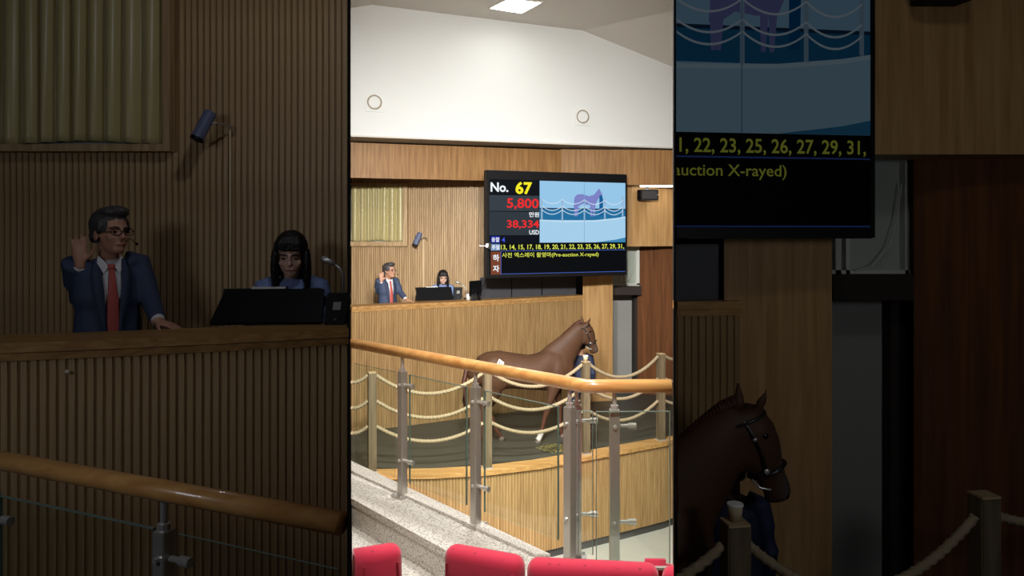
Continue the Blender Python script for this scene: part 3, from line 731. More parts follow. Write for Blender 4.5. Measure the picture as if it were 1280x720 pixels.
    for s in (0, 1):
        sh, el, wr = [Vector(J[k][s]) for k in ('sh', 'el', 'wr')]; inn = Vector((sh.x*.55, sh.y*.55+.0, sh.z+.01))
        end = el.lerp(wr, .9 if jacket_open else .95)
        m.tube([inn, sh, sh.lerp(el, .5), el, el.lerp(wr, .5), end], [.075, .070, .062, .055, .049, .042], 14)
    g = remesh(m, 'jacket', top, .009, 4, .5)
    if jacket_open:
        bm = bmesh.new(); bm.from_mesh(g); zl = hz-.05; zt = nk.z
        def hw(z): return max(0.0, .020+(.058-.020)*(z-zl)/(zt-zl))
        dead = [f for f in bm.faces if (lambda c: c.y < -.02 and abs(c.x) < hw(c.z) and c.z > zl)(f.calc_center_median())]
        bmesh.ops.delete(bm, geom=dead, context='FACES'); bm.to_mesh(g); bm.free()
    link('jacket' if jacket_open else 'top', g, None, body)
    if jacket_open:
        m = MB(); torso(m, .985, hz-.05); link('shirt', remesh(m, 'shirt', inner, .010, 3), None, body)
        for s in (-1, 1):   # collar wings and lapels
            MB().quadslab([(s*.012, -.088, nk.z-.045), (s*.058, -.062, nk.z+.012), (s*.060, -.045, nk.z+.022), (s*.070, -.070, nk.z-.035), (s*.040, -.105, nk.z-.085)], (0, -.008, .004)).build('collar', inner, body)
            zz = [nk.z+.0, nk.z-.09, nk.z-.19, hz+.12, hz]
            inn_ = [(s*hw(z)*.93, -(.062 if i == 0 else .108 if i == 1 else .136 if i == 2 else .134 if i == 3 else .132), z) for i, z in enumerate(zz)]
            out_ = [(s*(hw(z)+w_), -(.050 if i == 0 else .092 if i == 1 else .122 if i == 2 else .128 if i == 3 else .13), z) for i, (z, w_) in enumerate(zip(zz, (.022, .052, .050, .024, .006)))]
            mm = MB(); vs = inn_+out_+[(x, y-.007, z) for x, y, z in inn_+out_]; n = len(zz)
            fs = [(i, i+1, n+i+1, n+i) for i in range(n-1)]+[(2*n+i, 3*n+i, 3*n+i+1, 2*n+i+1) for i in range(n-1)]+[(i, 2*n+i, 2*n+i+1, i+1) for i in range(n-1)]+[(n+i, n+i+1, 3*n+i+1, 3*n+i) for i in range(n-1)]
            mm.add(vs, fs).build('lapel', NAVYD, body, True)
        for s in (0, 1):    # cuffs
            el, wr = Vector(J['el'][s]), Vector(J['wr'][s]); MB().tube([el.lerp(wr, .86), el.lerp(wr, .955)], [.037, .035], 14).build('shirt_cuff', inner, body, True)
        m = MB(); m.tube([(0, -.096, nk.z-.035), (0, -.104, nk.z-.062)], [(.012, .021), (.010, .015)], 10, hint=(0, 1, 0)); m.build('tie_knot', TIE, body, True)
        m = MB(); m.tube([(0, -.108, nk.z-.060), (0, -.130, nk.z-.16), (.002, -.136, hz+.28), (.004, -.133, hz+.10), (.004, -.130, hz+.02)], [(.005, .014), (.006, .022), (.006, .028), (.006, .034), (.005, .018)], 10, hint=(0, 1, 0)); m.build('tie', TIE, body, True)
    # trousers and shoes
    m = MB()
    m.tube([(0, 0, hz-.10), (0, 0, hz), (0, 0, hz+.08)], [(.12, .16), (.122, .165), (.11, .155)], 16, hint=(0, 1, 0))
    for s in (0, 1):
        hp, kn, an = [Vector(J[k][s]) for k in ('hp', 'kn', 'an')]
        m.tube([hp, hp.lerp(kn, .5), kn, kn.lerp(an, .5), an+Vector((0, 0, -.02))], [.1, .09, .072, .064, .058], 12, hint=(0, 1, 0))
    link('trousers', remesh(m, 'trousers', trou, .014, 4), None, body)
    for s in (0, 1):
        an = Vector(J['an'][s]); q = MB(); q.ell((an.x, an.y-.06, an.z-.045), (.048, .135, .05), 14, 8, deform=lambda v: Vector((v.x, v.y, max(v.z, -.034)))); q.build('shoe', SHOE, body, True)
    return body
def legs(hip, sit=False):
    if sit: return dict(hip=hip, hp=[(-.09, 0, hip-.02), (.09, 0, hip-.02)], kn=[(-.10, -.30, hip-.02), (.10, -.30, hip-.02)], an=[(-.10, -.12, .08), (.10, -.12, .08)])
    return dict(hip=hip, hp=[(-.09, 0, hip-.03), (.09, 0, hip-.03)], kn=[(-.10, -.01, .50), (.10, -.01, .50)], an=[(-.10, .02, .08), (.10, .02, .08)])
TH = math.radians(38)
def bf(x, y, z):     # viewer frame -> body frame of the auctioneer
    return (x*math.cos(TH)+y*math.sin(TH), -x*math.sin(TH)+y*math.cos(TH), z)
JA = dict(hs=1.13, chin=(.0, -.06, 1.452), neck=(0, .0, 1.425), sh=[(-.17, .01, 1.385), (.165, .01, 1.385)],
          el=[bf(-.20, .05, 1.185), bf(.21, .06, 1.19)], wr=[bf(-.085, -.13, 1.40), bf(.335, -.10, 1.075)],
          hand=[(bf(.0, -.05, 1), bf(.25, -1, 0), bf(1, .2, 0), .12), (bf(1, -.25, -.22), bf(-.1, 0, -1), bf(.1, -1, 0), .35)], **legs(.92))
MA = (SKIN, HAIRG, NAVY, SHIRT, TROU)
aW = make_person('man in slate-blue suit and red tie in the dim left bay, right hand raised', JA, MA, math.radians(20), math.radians(-3), 'short', True, True, True, 'auctioneers in suits')
DA = 4.60
aW.location = (PX(135, DA), DA, PZ(258.5, DA)-1.715*1.08); aW.rotation_euler = (0, 0, TH); aW.scale = (1.08,)*3
aC = copy_tree(aW); DC = 13.75
aC.location = (PX(484.5, DC), DC, PZ(328, DC)-1.715*1.04); aC.scale = (1.04,)*3
aC['label'] = 'man in slate-blue suit and red tie behind the bright hall counter, right hand raised'
JW = dict(chin=(0, -.075, 1.005), neck=(0, 0, .985), sh=[(-.155, .0, .915), (.155, .0, .915)], el=[(-.21, -.08, .70), (.21, -.08, .70)], wr=[(-.13, -.20, .66), (.13, -.20, .66)],
          hand=[((.2, -1, 0), (0, 0, -1), (1, .2, 0), .4), ((-.2, -1, 0), (0, 0, -1), (-1, .2, 0), .4)], **legs(.50, True))
MW = (SKINW, HAIRB, BLOUSE, BLOUSE, TROU)
wW = make_person('woman with long black hair seated behind the black monitor in the dim left bay', JW, MW, math.radians(-3), math.radians(10), 'long', False, sit=True, group='women at the monitors')
DW = 4.92
wW.location = (PX(365, DW), DW, PZ(293, DW)-1.235*1.10); wW.rotation_euler = (0, 0, math.radians(14)); wW.scale = (1.1,)*3
wC = copy_tree(wW); DWC = 14.75
wC.location = (PX(553, DWC), DWC, PZ(338.5, DWC)-1.235*1.05); wC.scale = (1.05,)*3
wC['label'] = 'woman with long black hair seated behind the black monitor at the bright hall counter'
JH = dict(chin=(.0, -.05, 1.42), neck=(0, 0, 1.385), sh=[(-.17, .01, 1.33), (.17, .01, 1.33)], el=[(-.225, .03, 1.07), (.225, .03, 1.07)], wr=[(-.22, -.06, .84), (.22, -.06, .84)],
          hand=[((0, -.2, -1), (1, 0, 0), (0, -1, 0), .4), ((0, -.2, -1), (-1, 0, 0), (0, -1, 0), .4)], **legs(.88))
MH = (SKIN, HAIRB, HNAVY, HNAVY, HNAVY)
hC = make_person('handler in dark navy clothes standing behind the horse head in the bright hall', JH, MH, math.radians(20), 0, 'short', False, group='horse handlers')
DH = 12.85
hC.location = (PX(725.5, DH), DH, 0.0); hC.rotation_euler = (0, 0, math.radians(165)); hC.scale = (.97,)*3
hW = copy_tree(hC); DHW = 4.42
hW['label'] = 'handler in dark navy clothes behind the horse neck in the dim right bay'
ZFR = .577
hW.location = (PX(914, DHW), DHW, ZFR); hW.scale = (.95,)*3

# seats for the two women (task chairs, mostly hidden)
def task_chair(x, y, z, h, label):
    t = thing('task_chair', label, 'chair', (x, y, z), 0, 'office chairs of the women')
    h -= .05; MB().box(-.22, -.2, h-.07, .22, .22, h-.005).build('seat', BLACKM, t, bevel=.02)
    MB().tube([(0, 0, .05), (0, 0, h-.07)], .025, 10).build('column', STEEL, t)
    for k in range(5):
        a = 2*PI*k/5; MB().tube([(0, 0, .07), (.26*math.cos(a), .26*math.sin(a), .03)], .02, 6).build('leg', BLACK, t)

# ------------------------------------------------------------------ desk equipment
def desk_monitor(x, y, z, rz, s, label):
    t = thing('touch_monitor', label, 'monitor', (x, y, z), rz, 'black monitors on the counters')
    # back faces -Y (towards the camera), top leans away
    w, h, lean, d = .335*s, .212*s, .17*s, .035*s
    m = MB(); m.add([(-w, 0, .012*s), (w, 0, .012*s), (w*.98, lean, h), (-w*.84, lean, h), (-w, d, .0), (w, d, .0), (w*.98, lean+d, h-.012*s), (-w*.84, lean+d, h-.012*s)],
                    [(0, 1, 2, 3), (7, 6, 5, 4), (0, 4, 5, 1), (3, 2, 6, 7), (0, 3, 7, 4), (1, 5, 6, 2)]); m.build('monitor_casing', BLACK, t, bevel=.006*s)
    MB().quadslab([(-w*.9, lean*1.06+d*1.2, h*1.0), (w*.9, lean*1.06+d*1.2, h*1.0), (w*.9, d*1.3, .03*s), (-w*.9, d*1.3, .03*s)], (0, .002, .0)).build('display', BLACKM, t)
    MB().box(-.12*s, lean-.004*s, h, .09*s, lean+d*.7, h+.012*s).build('white_strip', PAPER, t)
    m = MB(); m.box(-.12*s, .02*s, 0, .12*s, .20*s, .008*s).box(-.04*s, .10*s, 0, .04*s, .13*s, h*.6); m.build('stand', BLACKM, t)
    return t
def card_box(x, y, z, rz, s, label):
    t = thing('control_box', label, 'device', (x, y, z), rz, 'black control boxes beside the monitors')
    m = MB(); m.add([(-.075*s, 0, 0), (.065*s, 0, 0), (.09*s, .06*s, .20*s), (-.06*s, .06*s, .20*s), (-.075*s, .12*s, 0), (.065*s, .12*s, 0), (.09*s, .13*s, .20*s), (-.06*s, .13*s, .20*s)],
                    [(0, 1, 2, 3), (7, 6, 5, 4), (0, 4, 5, 1), (3, 2, 6, 7), (0, 3, 7, 4), (1, 5, 6, 2)]); m.build('casing', BLACK, t, bevel=.006*s)
    MB().quadslab([(-.020*s, .0255*s, .095*s), (.030*s, .0255*s, .095*s), (.034*s, .0405*s, .145*s), (-.016*s, .0405*s, .145*s)], (0, -.004*s, .001)).build('label_plate', GREYD, t)
    MB().tube([(.0, .006*s, .035*s), (.0, .0, .037*s)], .010*s, 10).build('knob', GREYP, t)
def gooseneck(x, y, z, rz, s, label, cutx=None):
    t = thing('gooseneck_microphone', label, 'microphone', (x, y, z), rz, 'desk microphones')
    MB().tube([(0, 0, 0), (0, 0, .02*s)], [.05*s, .045*s], 16).build('base', BLACK, t)
    MB().tube([(0, 0, .02*s), (.0, 0, .10*s), (-.02*s, 0, .17*s), (-.06*s, 0, .215*s), (-.10*s, 0, .238*s)], .008*s, 8).build('neck', STEEL, t, True)
    MB().tube([(-.09*s, 0, .232*s), (-.12*s, 0, .246*s), (-.165*s, 0, .262*s), (-.175*s, 0, .265*s)], [.011*s, .016*s, .022*s, .014*s], 12).build('microphone_head', STEEL, t, True)
# hall desk
yF = lambda px: 12.85+(px-438)/291*2.35
desk_monitor(PX(543.5, 14.05), 14.05, ZT, .30, 1.08, 'black monitor seen from behind in front of the woman at the bright hall counter')
card_box(PX(572.5, 14.25), 14.25, ZT, .2, 1.1, 'small black box with a grey plate, right of the monitor at the bright hall counter')
gooseneck(PX(583.5, 14.3), 14.3, ZT, 0, 1.25, 'silver desk microphone right of the bright hall monitor')
t = thing('paper_cup', 'white cup below the desk microphone at the bright hall counter', 'cup', (PX(585, 14.02), 14.08, ZT))
MB().tube([(0, 0, 0), (0, 0, .11)], [.035, .042], 14).build('cup_body', PAPER, t, True); MB().tube([(0, 0, .108), (0, 0, .116)], [.045, .044], 14).build('cup_rim', SHIRT, t)
t = thing('small_monitor', 'narrow black monitor seen edge-on left of the charcoal cabinet', 'monitor', (PX(594, 14.1), 14.15, ZT), .9)
MB().box(-.16, -.02, .07, .16, .02, .36).build('monitor_casing', BLACK, t, bevel=.008); MB().box(-.015, -.015, .01, .015, .015, .09).build('neck', BLACK, t); MB().box(-.09, -.07, 0, .09, .07, .012).build('base', BLACK, t)
for k, (px, h, lab) in enumerate(((590.5, .15, 'leftmost of three black radio handsets in front of the narrow monitor'), (594, .17, 'middle one of three black radio handsets in front of the narrow monitor'), (598.5, .14, 'rightmost of three black radio handsets in front of the narrow monitor'))):
    t = thing('radio_handset', lab, 'radio', (PX(px, 13.95), 13.93+.03*k, ZT), .2*k, 'black radio handsets')
    MB().box(-.022, -.018, 0, .022, .018, h*.8).build('casing', BLACK, t, bevel=.004); MB().tube([(.012, 0, h*.8), (.012, 0, h*1.35)], .006, 6).build('aerial', BLACK, t)
t = MB().tube([P(600, 371, 13.72), P(604, 358, 13.7), P(607, 350, 13.66), P(609, 340, 13.5), P(610, 335, 13.42)], .008, 6).build('cable', BLACK); tag(t, 'thin black cable rising from the counter to the lit screen', 'cable')
wall_lamp(523.5, 298, Dw-.02, .66, 'blue-grey spotlight on the bright rear wall, above between the man and the woman', 529.5, ZPL+1.0)

# ------------------------------------------------------------------ horse
def horse_geo():
    b = MB()
    prof = [(-.885, 1.30, 1.20, .05), (-.86, 1.36, 1.06, .12), (-.78, 1.42, .96, .22), (-.62, 1.485, .88, .28), (-.42, 1.505, .87, .295), (-.18, 1.455, .88, .285), (.06, 1.42, .855, .295), (.26, 1.445, .835, .285), (.42, 1.53, .81, .25), (.54, 1.53, .82, .235), (.66, 1.46, .86, .22), (.77, 1.36, .95, .17), (.83, 1.25, 1.05, .09)]
    b.tube([(x, 0, (a+c)/2) for x, a, c, w_ in prof], [((a-c)/2, w_) for x, a, c, w_ in prof], 24)
    nk = [(.46, 1.20, .33, .20), (.58, 1.36, .29, .165), (.68, 1.48, .245, .135), (.80, 1.62, .195, .110), (.90, 1.75, .155, .092), (.97, 1.84, .115, .078), (1.0, 1.88, .07, .06)]
    b.tube([(x, 0, z) for x, z, a, w_ in nk], [(a, w_) for x, z, a, w_ in nk], 20, hint=(-.7, 0, .7))
    hd = [(.985, 1.905, .055, .05), (1.0, 1.87, .10, .078), (1.045, 1.79, .128, .092), (1.083, 1.70, .125, .088), (1.122, 1.61, .098, .068), (1.158, 1.535, .080, .056), (1.188, 1.475, .074, .056), (1.207, 1.435, .060, .048), (1.214, 1.42, .035, .03)]
    b.tube([(x, 0, z) for x, z, a, w_ in hd], [(a, w_) for x, z, a, w_ in hd], 18, hint=(.9, 0, .45))
    b.ell((1.155, 0, 1.435), (.040, .034, .032), 12, 8)            # lower lip
    b.ell((1.01, 0, 1.67), (.10, .076, .10), 14, 10)             # jowl
    for s in (-1, 1):
        tip = (1.115, s*.070, 2.045) if s < 0 else (1.0, s*.075, 2.055); base = (1.05, s*.045, 1.885) if s < 0 else (1.0, s*.045, 1.90); mid = Vector(base).lerp(Vector(tip), .45)+Vector((0, s*.012, 0))
        b.tube([base, mid, tip], [(.030, .026), (.028, .022), (.006, .005)], 10, hint=(1, 0, 0))
        b.ell((1.085, s*.082, 1.80), (.03, .014, .02), 10, 6)      # brow
        b.ell((-.50, s*.16, 1.15), (.27, .155, .30), 16, 10); b.ell((.52, s*.14, 1.12), (.19, .12, .27), 16, 10)
    def leg(pts): b.tube([(x, y, z) for x, y, z, r, q in pts], [(r, q) for x, y, z, r, q in pts], 14, hint=(1, 0, 0))
    for s, dx in ((-1, 0.0), (1, .16)):                             # hind legs
        leg([(-.56, s*.15, 1.15, .23, .12), (-.50+dx*.4, s*.16, .95, .17, .10), (-.56+dx*.7, s*.15, .80, .105, .075), (-.65+dx, s*.145, .66, .068, .052), (-.735+dx, s*.14, .55, .062, .044), (-.735+dx*1.2, s*.14, .47, .048, .038), (-.715+dx*1.5, s*.135, .30, .036, .030), (-.70+dx*1.7, s*.135, .16, .043, .036), (-.665+dx*1.8, s*.135, .09, .036, .034), (-.64+dx*1.8, s*.135, .03, .052, .047)])
    leg([(.52, -.14, 1.08, .15, .09), (.47, -.15, .90, .10, .075), (.42, -.15, .74, .070, .058), (.375, -.145, .58, .054, .046), (.345, -.145, .50, .056, .048), (.32, -.14, .42, .042, .036), (.28, -.14, .26, .034, .029), (.25, -.14, .15, .041, .036), (.225, -.14, .085, .035, .033), (.20, -.14, .03, .05, .047)])
    leg([(.58, .14, 1.08, .15, .09), (.58, .15, .90, .10, .075), (.60, .15, .74, .070, .058), (.62, .145, .58, .054, .046), (.63, .145, .50, .056, .048), (.632, .14, .42, .042, .036), (.635, .14, .26, .034, .029), (.64, .14, .15, .041, .036), (.665, .14, .085, .035, .033), (.68, .14, .03, .05, .047)])
    return b
HB = remesh(horse_geo(), 'horse', COAT, .016, 6, .5)
def horse_parts(root):
    out = []
    # mane: thin strands lying along the crest
    m = MB(); rn = random.Random(2)
    crest = [(.46, 1.56), (.56, 1.645), (.665, 1.745), (.78, 1.845), (.88, 1.925), (.965, 1.965)]
    for i in range(len(crest)-1):
        for k in range(6):
            u = k/6; x = crest[i][0]*(1-u)+crest[i+1][0]*u; z = crest[i][1]*(1-u)+crest[i+1][1]*u
            m.tube([(x+.01, -.012, z-.03), (x, .015, z+.004), (x+.02, .085, z-.05), (x+.045, .125, z-.12-.03*rn.random())], [.012, .016, .014, .005], 6)
    m.build('mane', MANE, root, True)
    m = MB(); m.tube([(1.02, 0, 1.92), (1.09, -.01, 1.91), (1.125, -.012, 1.85), (1.14, -.01, 1.80)], [(.02, .03), (.02, .03), (.014, .022), (.005, .008)], 8); m.build('forelock', MANE, root, True)
    m = MB(); rn = random.Random(4)
    for k in range(9):
        a = rn.uniform(-.05, .05); m.tube([(-.85, a*.4, 1.30), (-.94, a*.7, 1.24), (-.985, a, 1.0), (-.98+.02*rn.random(), a*1.3, .70), (-.955, a*.9, .48+.08*rn.random())], [.028, .034, .036, .030, .006], 7)
    m.build('tail', MANE, root, True)
    for s in (-1, 1):
        MB().ell((1.093, s*.083, 1.785), (.020, .012, .017), 12, 8).build('eye', EYE, root, True)
        MB().ell((1.225, s*.040, 1.455), (.012, .007, .016), 10, 6).build('nostril', EYE, root, True)
    # halter: cheek straps, nose band, throat strap, rings
    h = MB()
    ring = lambda cx, cz, a, w_, dx, dz: [(cx+dx*a*math.cos(t_), w_*math.sin(t_), cz+dz*a*math.cos(t_)) for t_ in [2*PI*k/20 for k in range(21)]]
    h.tube(ring(1.135, 1.585, .100, .074, .9, .43), (.010), 6, caps=False)
    h.tube(ring(1.005, 1.855, .118, .088, .93, .36), (.009), 6, caps=False)
    for s in (-1, 1):
        h.tube([(.985, s*.072, 1.86), (1.03, s*.098, 1.78), (1.075, s*.088, 1.68), (1.10, s*.080, 1.60)], .009, 6)
        h.tube([(1.10, s*.080, 1.60), (1.06, s*.072, 1.57), (1.03, 0, 1.545)], .008, 6)
    h.build('halter', HALT, root)
    r = MB()
    for s in (-1, 1):
        r.ell((1.10, s*.090, 1.60), (.016, .008, .016), 10, 6); r.ell((1.035, s*.098, 1.77), (.013, .008, .013), 10, 6)
    r.tube([(1.04, -.03, 1.54), (1.08, -.045, 1.50), (1.13, -.045, 1.49), (1.16, -.03, 1.50)], .007, 6)
    r.build('halter_ring', CHROME, root, True)
    for (x, y) in ((-.64, -.135), (-.352, .135), (.20, -.14), (.68, .14)):
        m = MB(); m.tube([(x+.012, y, 0), (x+.002, y, .035), (x-.012, y, .062)], [(.062, .056), (.056, .05), (.045, .042)], 14, hint=(1, 0, 0)); m.build('hoof', HOOF, root, True)
    m = MB(); m.tube([(.20-.0, -.14, .055), (.225, -.14, .088), (.25, -.14, .15), (.258, -.14, .19)], [(.050, .047), (.041, .039), (.046, .042), (.041, .037)], 14, hint=(1, 0, 0)); m.build('white_sock', SOCK, root, True)
hr = link('horse', HB); tag(hr, 'chestnut horse with a white number label on its rump standing in the bright ring', 'horse', 'horses')
horse_parts(hr)
# number label on the near flank
st = bpy.data.objects.new('number_label', MB().box(-.052, -.003, -.052, .052, .0, .052).mesh('number_label', PAPER)); C.objects.link(st); st.parent = hr
st.location = (-.44, -.312, 1.35); st.rotation_euler = (math.radians(-34), math.radians(38), math.radians(4)); st['label'] = 'white square label with the number 67'
fit_text('67', -.034, -.026, .034, .026, -.0045, INK, 'lettering', st, .02)
DHO = 12.3; YAW = math.radians(10)
hr.location = (PX(655, DHO), DHO, 0); hr.rotation_euler = (0, 0, YAW)

# ------------------------------------------------------------------ near balcony: kerb, floor, railing, seats
ZK = ZC-1.70; ZWK = ZC-1.88
kf = [Vector((XL(5.53), 5.53, 0)), P(690, 697, 3.93), Vector((XR(3.72), 3.72, 0))]
kn = [Vector((XL(4.80), 4.80, 0)), Vector((PX(565, 3.975), 3.975, 0)), Vector((PX(662, 3.42), 3.42, 0)), Vector((XR(3.30), 3.30, 0))]
kp = [(kn[0].x, kn[0].y), (kn[1].x, kn[1].y), (kn[2].x, kn[2].y), (kn[3].x, kn[3].y), (kf[2].x, kf[2].y), (kf[1].x, kf[1].y), (kf[0].x, kf[0].y)]
kb = thing('granite_kerb', 'speckled pale granite kerb carrying the steel balusters', 'kerb', (0, 0, 0))
inn = [(x, y+.012) for x, y in kp[:4]]
MB().prism(inn+kp[4:], ZWK-.02, ZK-.045).build('kerb_face', GRAN, kb)
MB().prism(kp, ZK-.04, ZK).build('kerb_top', GRAN, kb)
# narrow raised lip on the ring side
q0, q1 = Vector((XL(5.30), 5.30, 0)), Vector((PX(668, 3.93), 3.93, 0))
MB().prism([(q0.x, q0.y), (q1.x, q1.y), (kf[1].x-.01, kf[1].y), (kf[0].x, kf[0].y)], ZK, ZK+.018).build('kerb_lip', GRAN, kb)
tag(MB().prism([(XL(1.75), 1.75), (XR(1.75), 1.75), (XR(3.4), 3.4), (kn[2].x, kn[2].y+.02), (kn[1].x, kn[1].y+.02), (kn[0].x, kn[0].y+.02)], ZWK-.1, ZWK).build('floor_balcony', GRAN), kind='structure')
# slatted face under the kerb on the hall side
tag(MB().prism([(kf[0].x, kf[0].y-.05), (kf[1].x, kf[1].y-.05), (kf[2].x, kf[2].y-.05), (kf[2].x, kf[2].y-.12), (kf[1].x, kf[1].y-.12), (kf[0].x+.02, kf[0].y-.12)][::-1], -1.26, ZWK-.03).build('wall_balcony', OAKF), kind='structure')

def rail_run(name, label, path, posts_, kerbz, railz, bays, cat='railing', rr=.037, post=.024, hp=None, clampdirs=None):
    t = thing(name, label, cat, (0, 0, 0))
    ps = [Vector(p) for p in path]; mid = []
    MB().tube(ps, [(rr*.92, rr)]*len(ps), 20).build('handrail', RAILW, t, True)
    for (x, y, ang, ds) in posts_:
        m = MB(); c, s = math.cos(ang), math.sin(ang)
        def R(a, b): return (x+a*c-b*s, y+a*s+b*c)
        zt = railz-.12
        MB().prism([R(-post, -post), R(post, -post), R(post, post), R(-post, post)], kerbz+.01, zt).build('baluster', STEEL, t, bevel=.003)
        MB().prism([R(-.055, -.055), R(.055, -.055), R(.055, .055), R(-.055, .055)], kerbz+.001, kerbz+.012).build('base_plate', STEEL, t, bevel=.002)
        for a, b in ((-.04, -.04), (.04, -.04), (.04, .04)):
            q = R(a, b); MB().tube([(q[0], q[1], kerbz+.012), (q[0], q[1], kerbz+.022)], .008, 8).build('bolt', CHROME, t)
        MB().tube([(x, y, zt-.01), (x, y, railz-.03)], .011, 10).build('spigot', CHROME, t)
        MB().tube([(x, y, zt-.002), (x, y, zt+.02)], .02, 10).build('spigot_collar', CHROME, t)
        for zc in (zt-.085, kerbz+.235):
            for d_ in ds:
                q0 = R(d_*post, 0); q1 = R(d_*(post+.045), 0); q2 = R(d_*(post+.085), 0)
                cm = MB().tube([(q0[0], q0[1], zc), (q1[0], q1[1], zc)], [.010, .010], 10)
                cm.tube([(q1[0], q1[1], zc-.0), (q2[0], q2[1], zc)], [.016, .016], 10)
                cm.build('glass_clamp', CHROME, t)
            q = R(0, -post); q_ = R(0, -post-.014); MB().tube([(q[0], q[1], zc), (q_[0], q_[1], zc)], [.011, .008], 10).build('bolt', CHROME, t)
    for a, b, z0, z1 in bays:
        a, b = Vector(a), Vector(b); d_ = (b-a).normalized(); n = Vector((-d_.y, d_.x, 0))*.006
        g = MB().prism([((a-n).x, (a-n).y), ((b-n).x, (b-n).y), ((b+n).x, (b+n).y), ((a+n).x, (a+n).y)], z0, z1).build('glass_pane', GLASS, t)
        e = MB()
        for u, v, za, zb in ((a, a+d_*.003, z0, z1), (b-d_*.003, b, z0, z1), (a, b, z1, z1+.003)):
            e.prism([((u-n).x, (u-n).y), ((v-n).x, (v-n).y), ((v+n).x, (v+n).y), ((u+n).x, (u+n).y)], za, zb)
        e.build('pane_edge', GEDGE, g)
    return t
ZR = ZC-.775
a0 = Vector((XL(5.23)+.012, 5.23, ZR)); a1 = Vector((PX(733, 3.78), 3.78, ZR)); a2 = Vector((XR(3.79)-.01, 3.79, ZR))
def onr(px):   # point of the first rail run under image column px
    k = (px-640)/F; d_ = a1-a0; tt_ = (k*a0.y-a0.x)/(d_.x-k*d_.y); return a0+d_*tt_
ang1 = math.atan2((a1-a0).y, (a1-a0).x); u1 = (a1-a0).normalized()
p1, p2, p3 = onr(503), onr(594.5), onr(712)
zg0, zg1 = ZK+.10, ZR-.135
bays = [(Vector((XL(5.2)+.02, 5.2, 0)), p1-u1*.075, zg0, zg1), (p1+u1*.075, p2-u1*.075, zg0, zg1), (p2+u1*.075, p3-u1*.075, zg0, zg1), (p3+u1*.055, p3+u1*.055+Vector((.075, -.02, 0)), zg0-.03, zg1-.0),
        (Vector((PX(745, 3.76), 3.76, 0)), Vector((XR(3.77)-.012, 3.77, 0)), ZK+.03, ZR-.125)]
p4 = Vector((PX(768, 3.8), 3.8, 0)); p3b = p3+Vector((.036, -.012, 0))
rail_run('balcony_railing', 'lacquered wooden handrail on steel balusters with glass panes in the lit hall', [a0, a0.lerp(a1, .5), a1-u1*.06, a1, a1+Vector((.06, .0, 0)), a2],
         [(p1.x, p1.y, ang1, (1,)), (p2.x, p2.y, ang1, (1,)), (p3.x, p3.y, ang1, ()), (p3.x+.040, p3.y+.05, 0.0, (1,)), (p4.x, p4.y, 0.0, (1,))], ZK, ZR, bays)
tq = None

def seat(name, label, l, r, ztop, zfloor, cut=False):
    """upholstered seat seen from behind; l, r plan points of the back's outer corners"""
    l, r = Vector(l), Vector(r); mid = (l+r)/2; w2 = (r-l).length/2; rz = math.atan2(r.y-l.y, r.x-l.x)
    t = thing(name, label, 'seat', (mid.x, mid.y, zfloor), rz, 'red auditorium seats'); h = ztop-zfloor
    m = MB(); m.box(-w2+.004, -.045, .40, w2-.004, .045, h)
    me = m.mesh('backrest', RED)
    bm = bmesh.new(); bm.from_mesh(me)
    ed = [e for e in bm.edges if e.verts[0].co.z > h-.01 or e.verts[1].co.z > h-.01]
    if cut: ed = [e for e in ed if not all(v.co.x*cut > 0 for v in e.verts)]
    bmesh.ops.bevel(bm, geom=ed, offset=.042, segments=5, affect='EDGES', profile=.5)
    for f in bm.faces: f.smooth = True
    bm.to_mesh(me); bm.free(); link('backrest', me, None, t)
    MB().tube([(-w2+.03, -.047, h-.05), (-w2+.012, -.046, .42)], .004, 6).build('seam', REDS, t)
    MB().tube([(w2-.03, -.047, h-.05), (w2-.012, -.046, .42)], .004, 6).build('seam', REDS, t)
    MB().box(-w2+.02, .02, .36, w2-.02, .40, .45).build('seat_cushion', RED, t, True, bevel=.03)
    for s in (-1, 1): MB().box(s*(w2-.04)-.015, -.02, 0, s*(w2-.04)+.015, .30, .36).build('leg', BLACKM, t)
    return t
ZS = ZC-1.141
seat('auditorium_seat', 'red seat back at bottom left, half hidden by the partition', (XL(2.70)+.004, 2.70, 0), (PX(503, 2.77), 2.77, 0), ZS, ZWK, cut=-1)
seat('auditorium_seat', 'narrow red seat back just right of the aisle gap', (PX(557, 2.76), 2.76, 0), (PX(656.5, 2.64), 2.64, 0), ZS, ZWK)
seat('auditorium_seat', 'wide red seat back at bottom centre right', (PX(657.5, 2.635), 2.635, 0), (PX(825, 2.585), 2.585, 0), ZS, ZWK)
seat('auditorium_seat', 'sliver of a red seat back at the right partition', (PX(826, 2.575), 2.575, 0), (XR(2.60)-.004, 2.57, 0), ZS, ZWK, cut=1)
t = thing('folded_seat', 'folded red seat with a grey bar behind the front seats at lower right', 'seat', (PX(822, 3.0), 3.0, ZWK))
MB().box(-.07, -.03, .3, XR(3.0)-PX(822, 3.0)-.006, .03, PZ(699, 3.0)-ZWK).build('seat_cushion', RED, t, True, bevel=.02)
MB().box(-.04, -.05, PZ(706, 3.0)-ZWK, XR(2.95)-PX(822, 3.0)-.006, -.031, PZ(703, 3.0)-ZWK).build('bar', STEEL, t)
MB().box(-.03, -.02, 0, .03, .02, .3).build('leg', BLACKM, t)

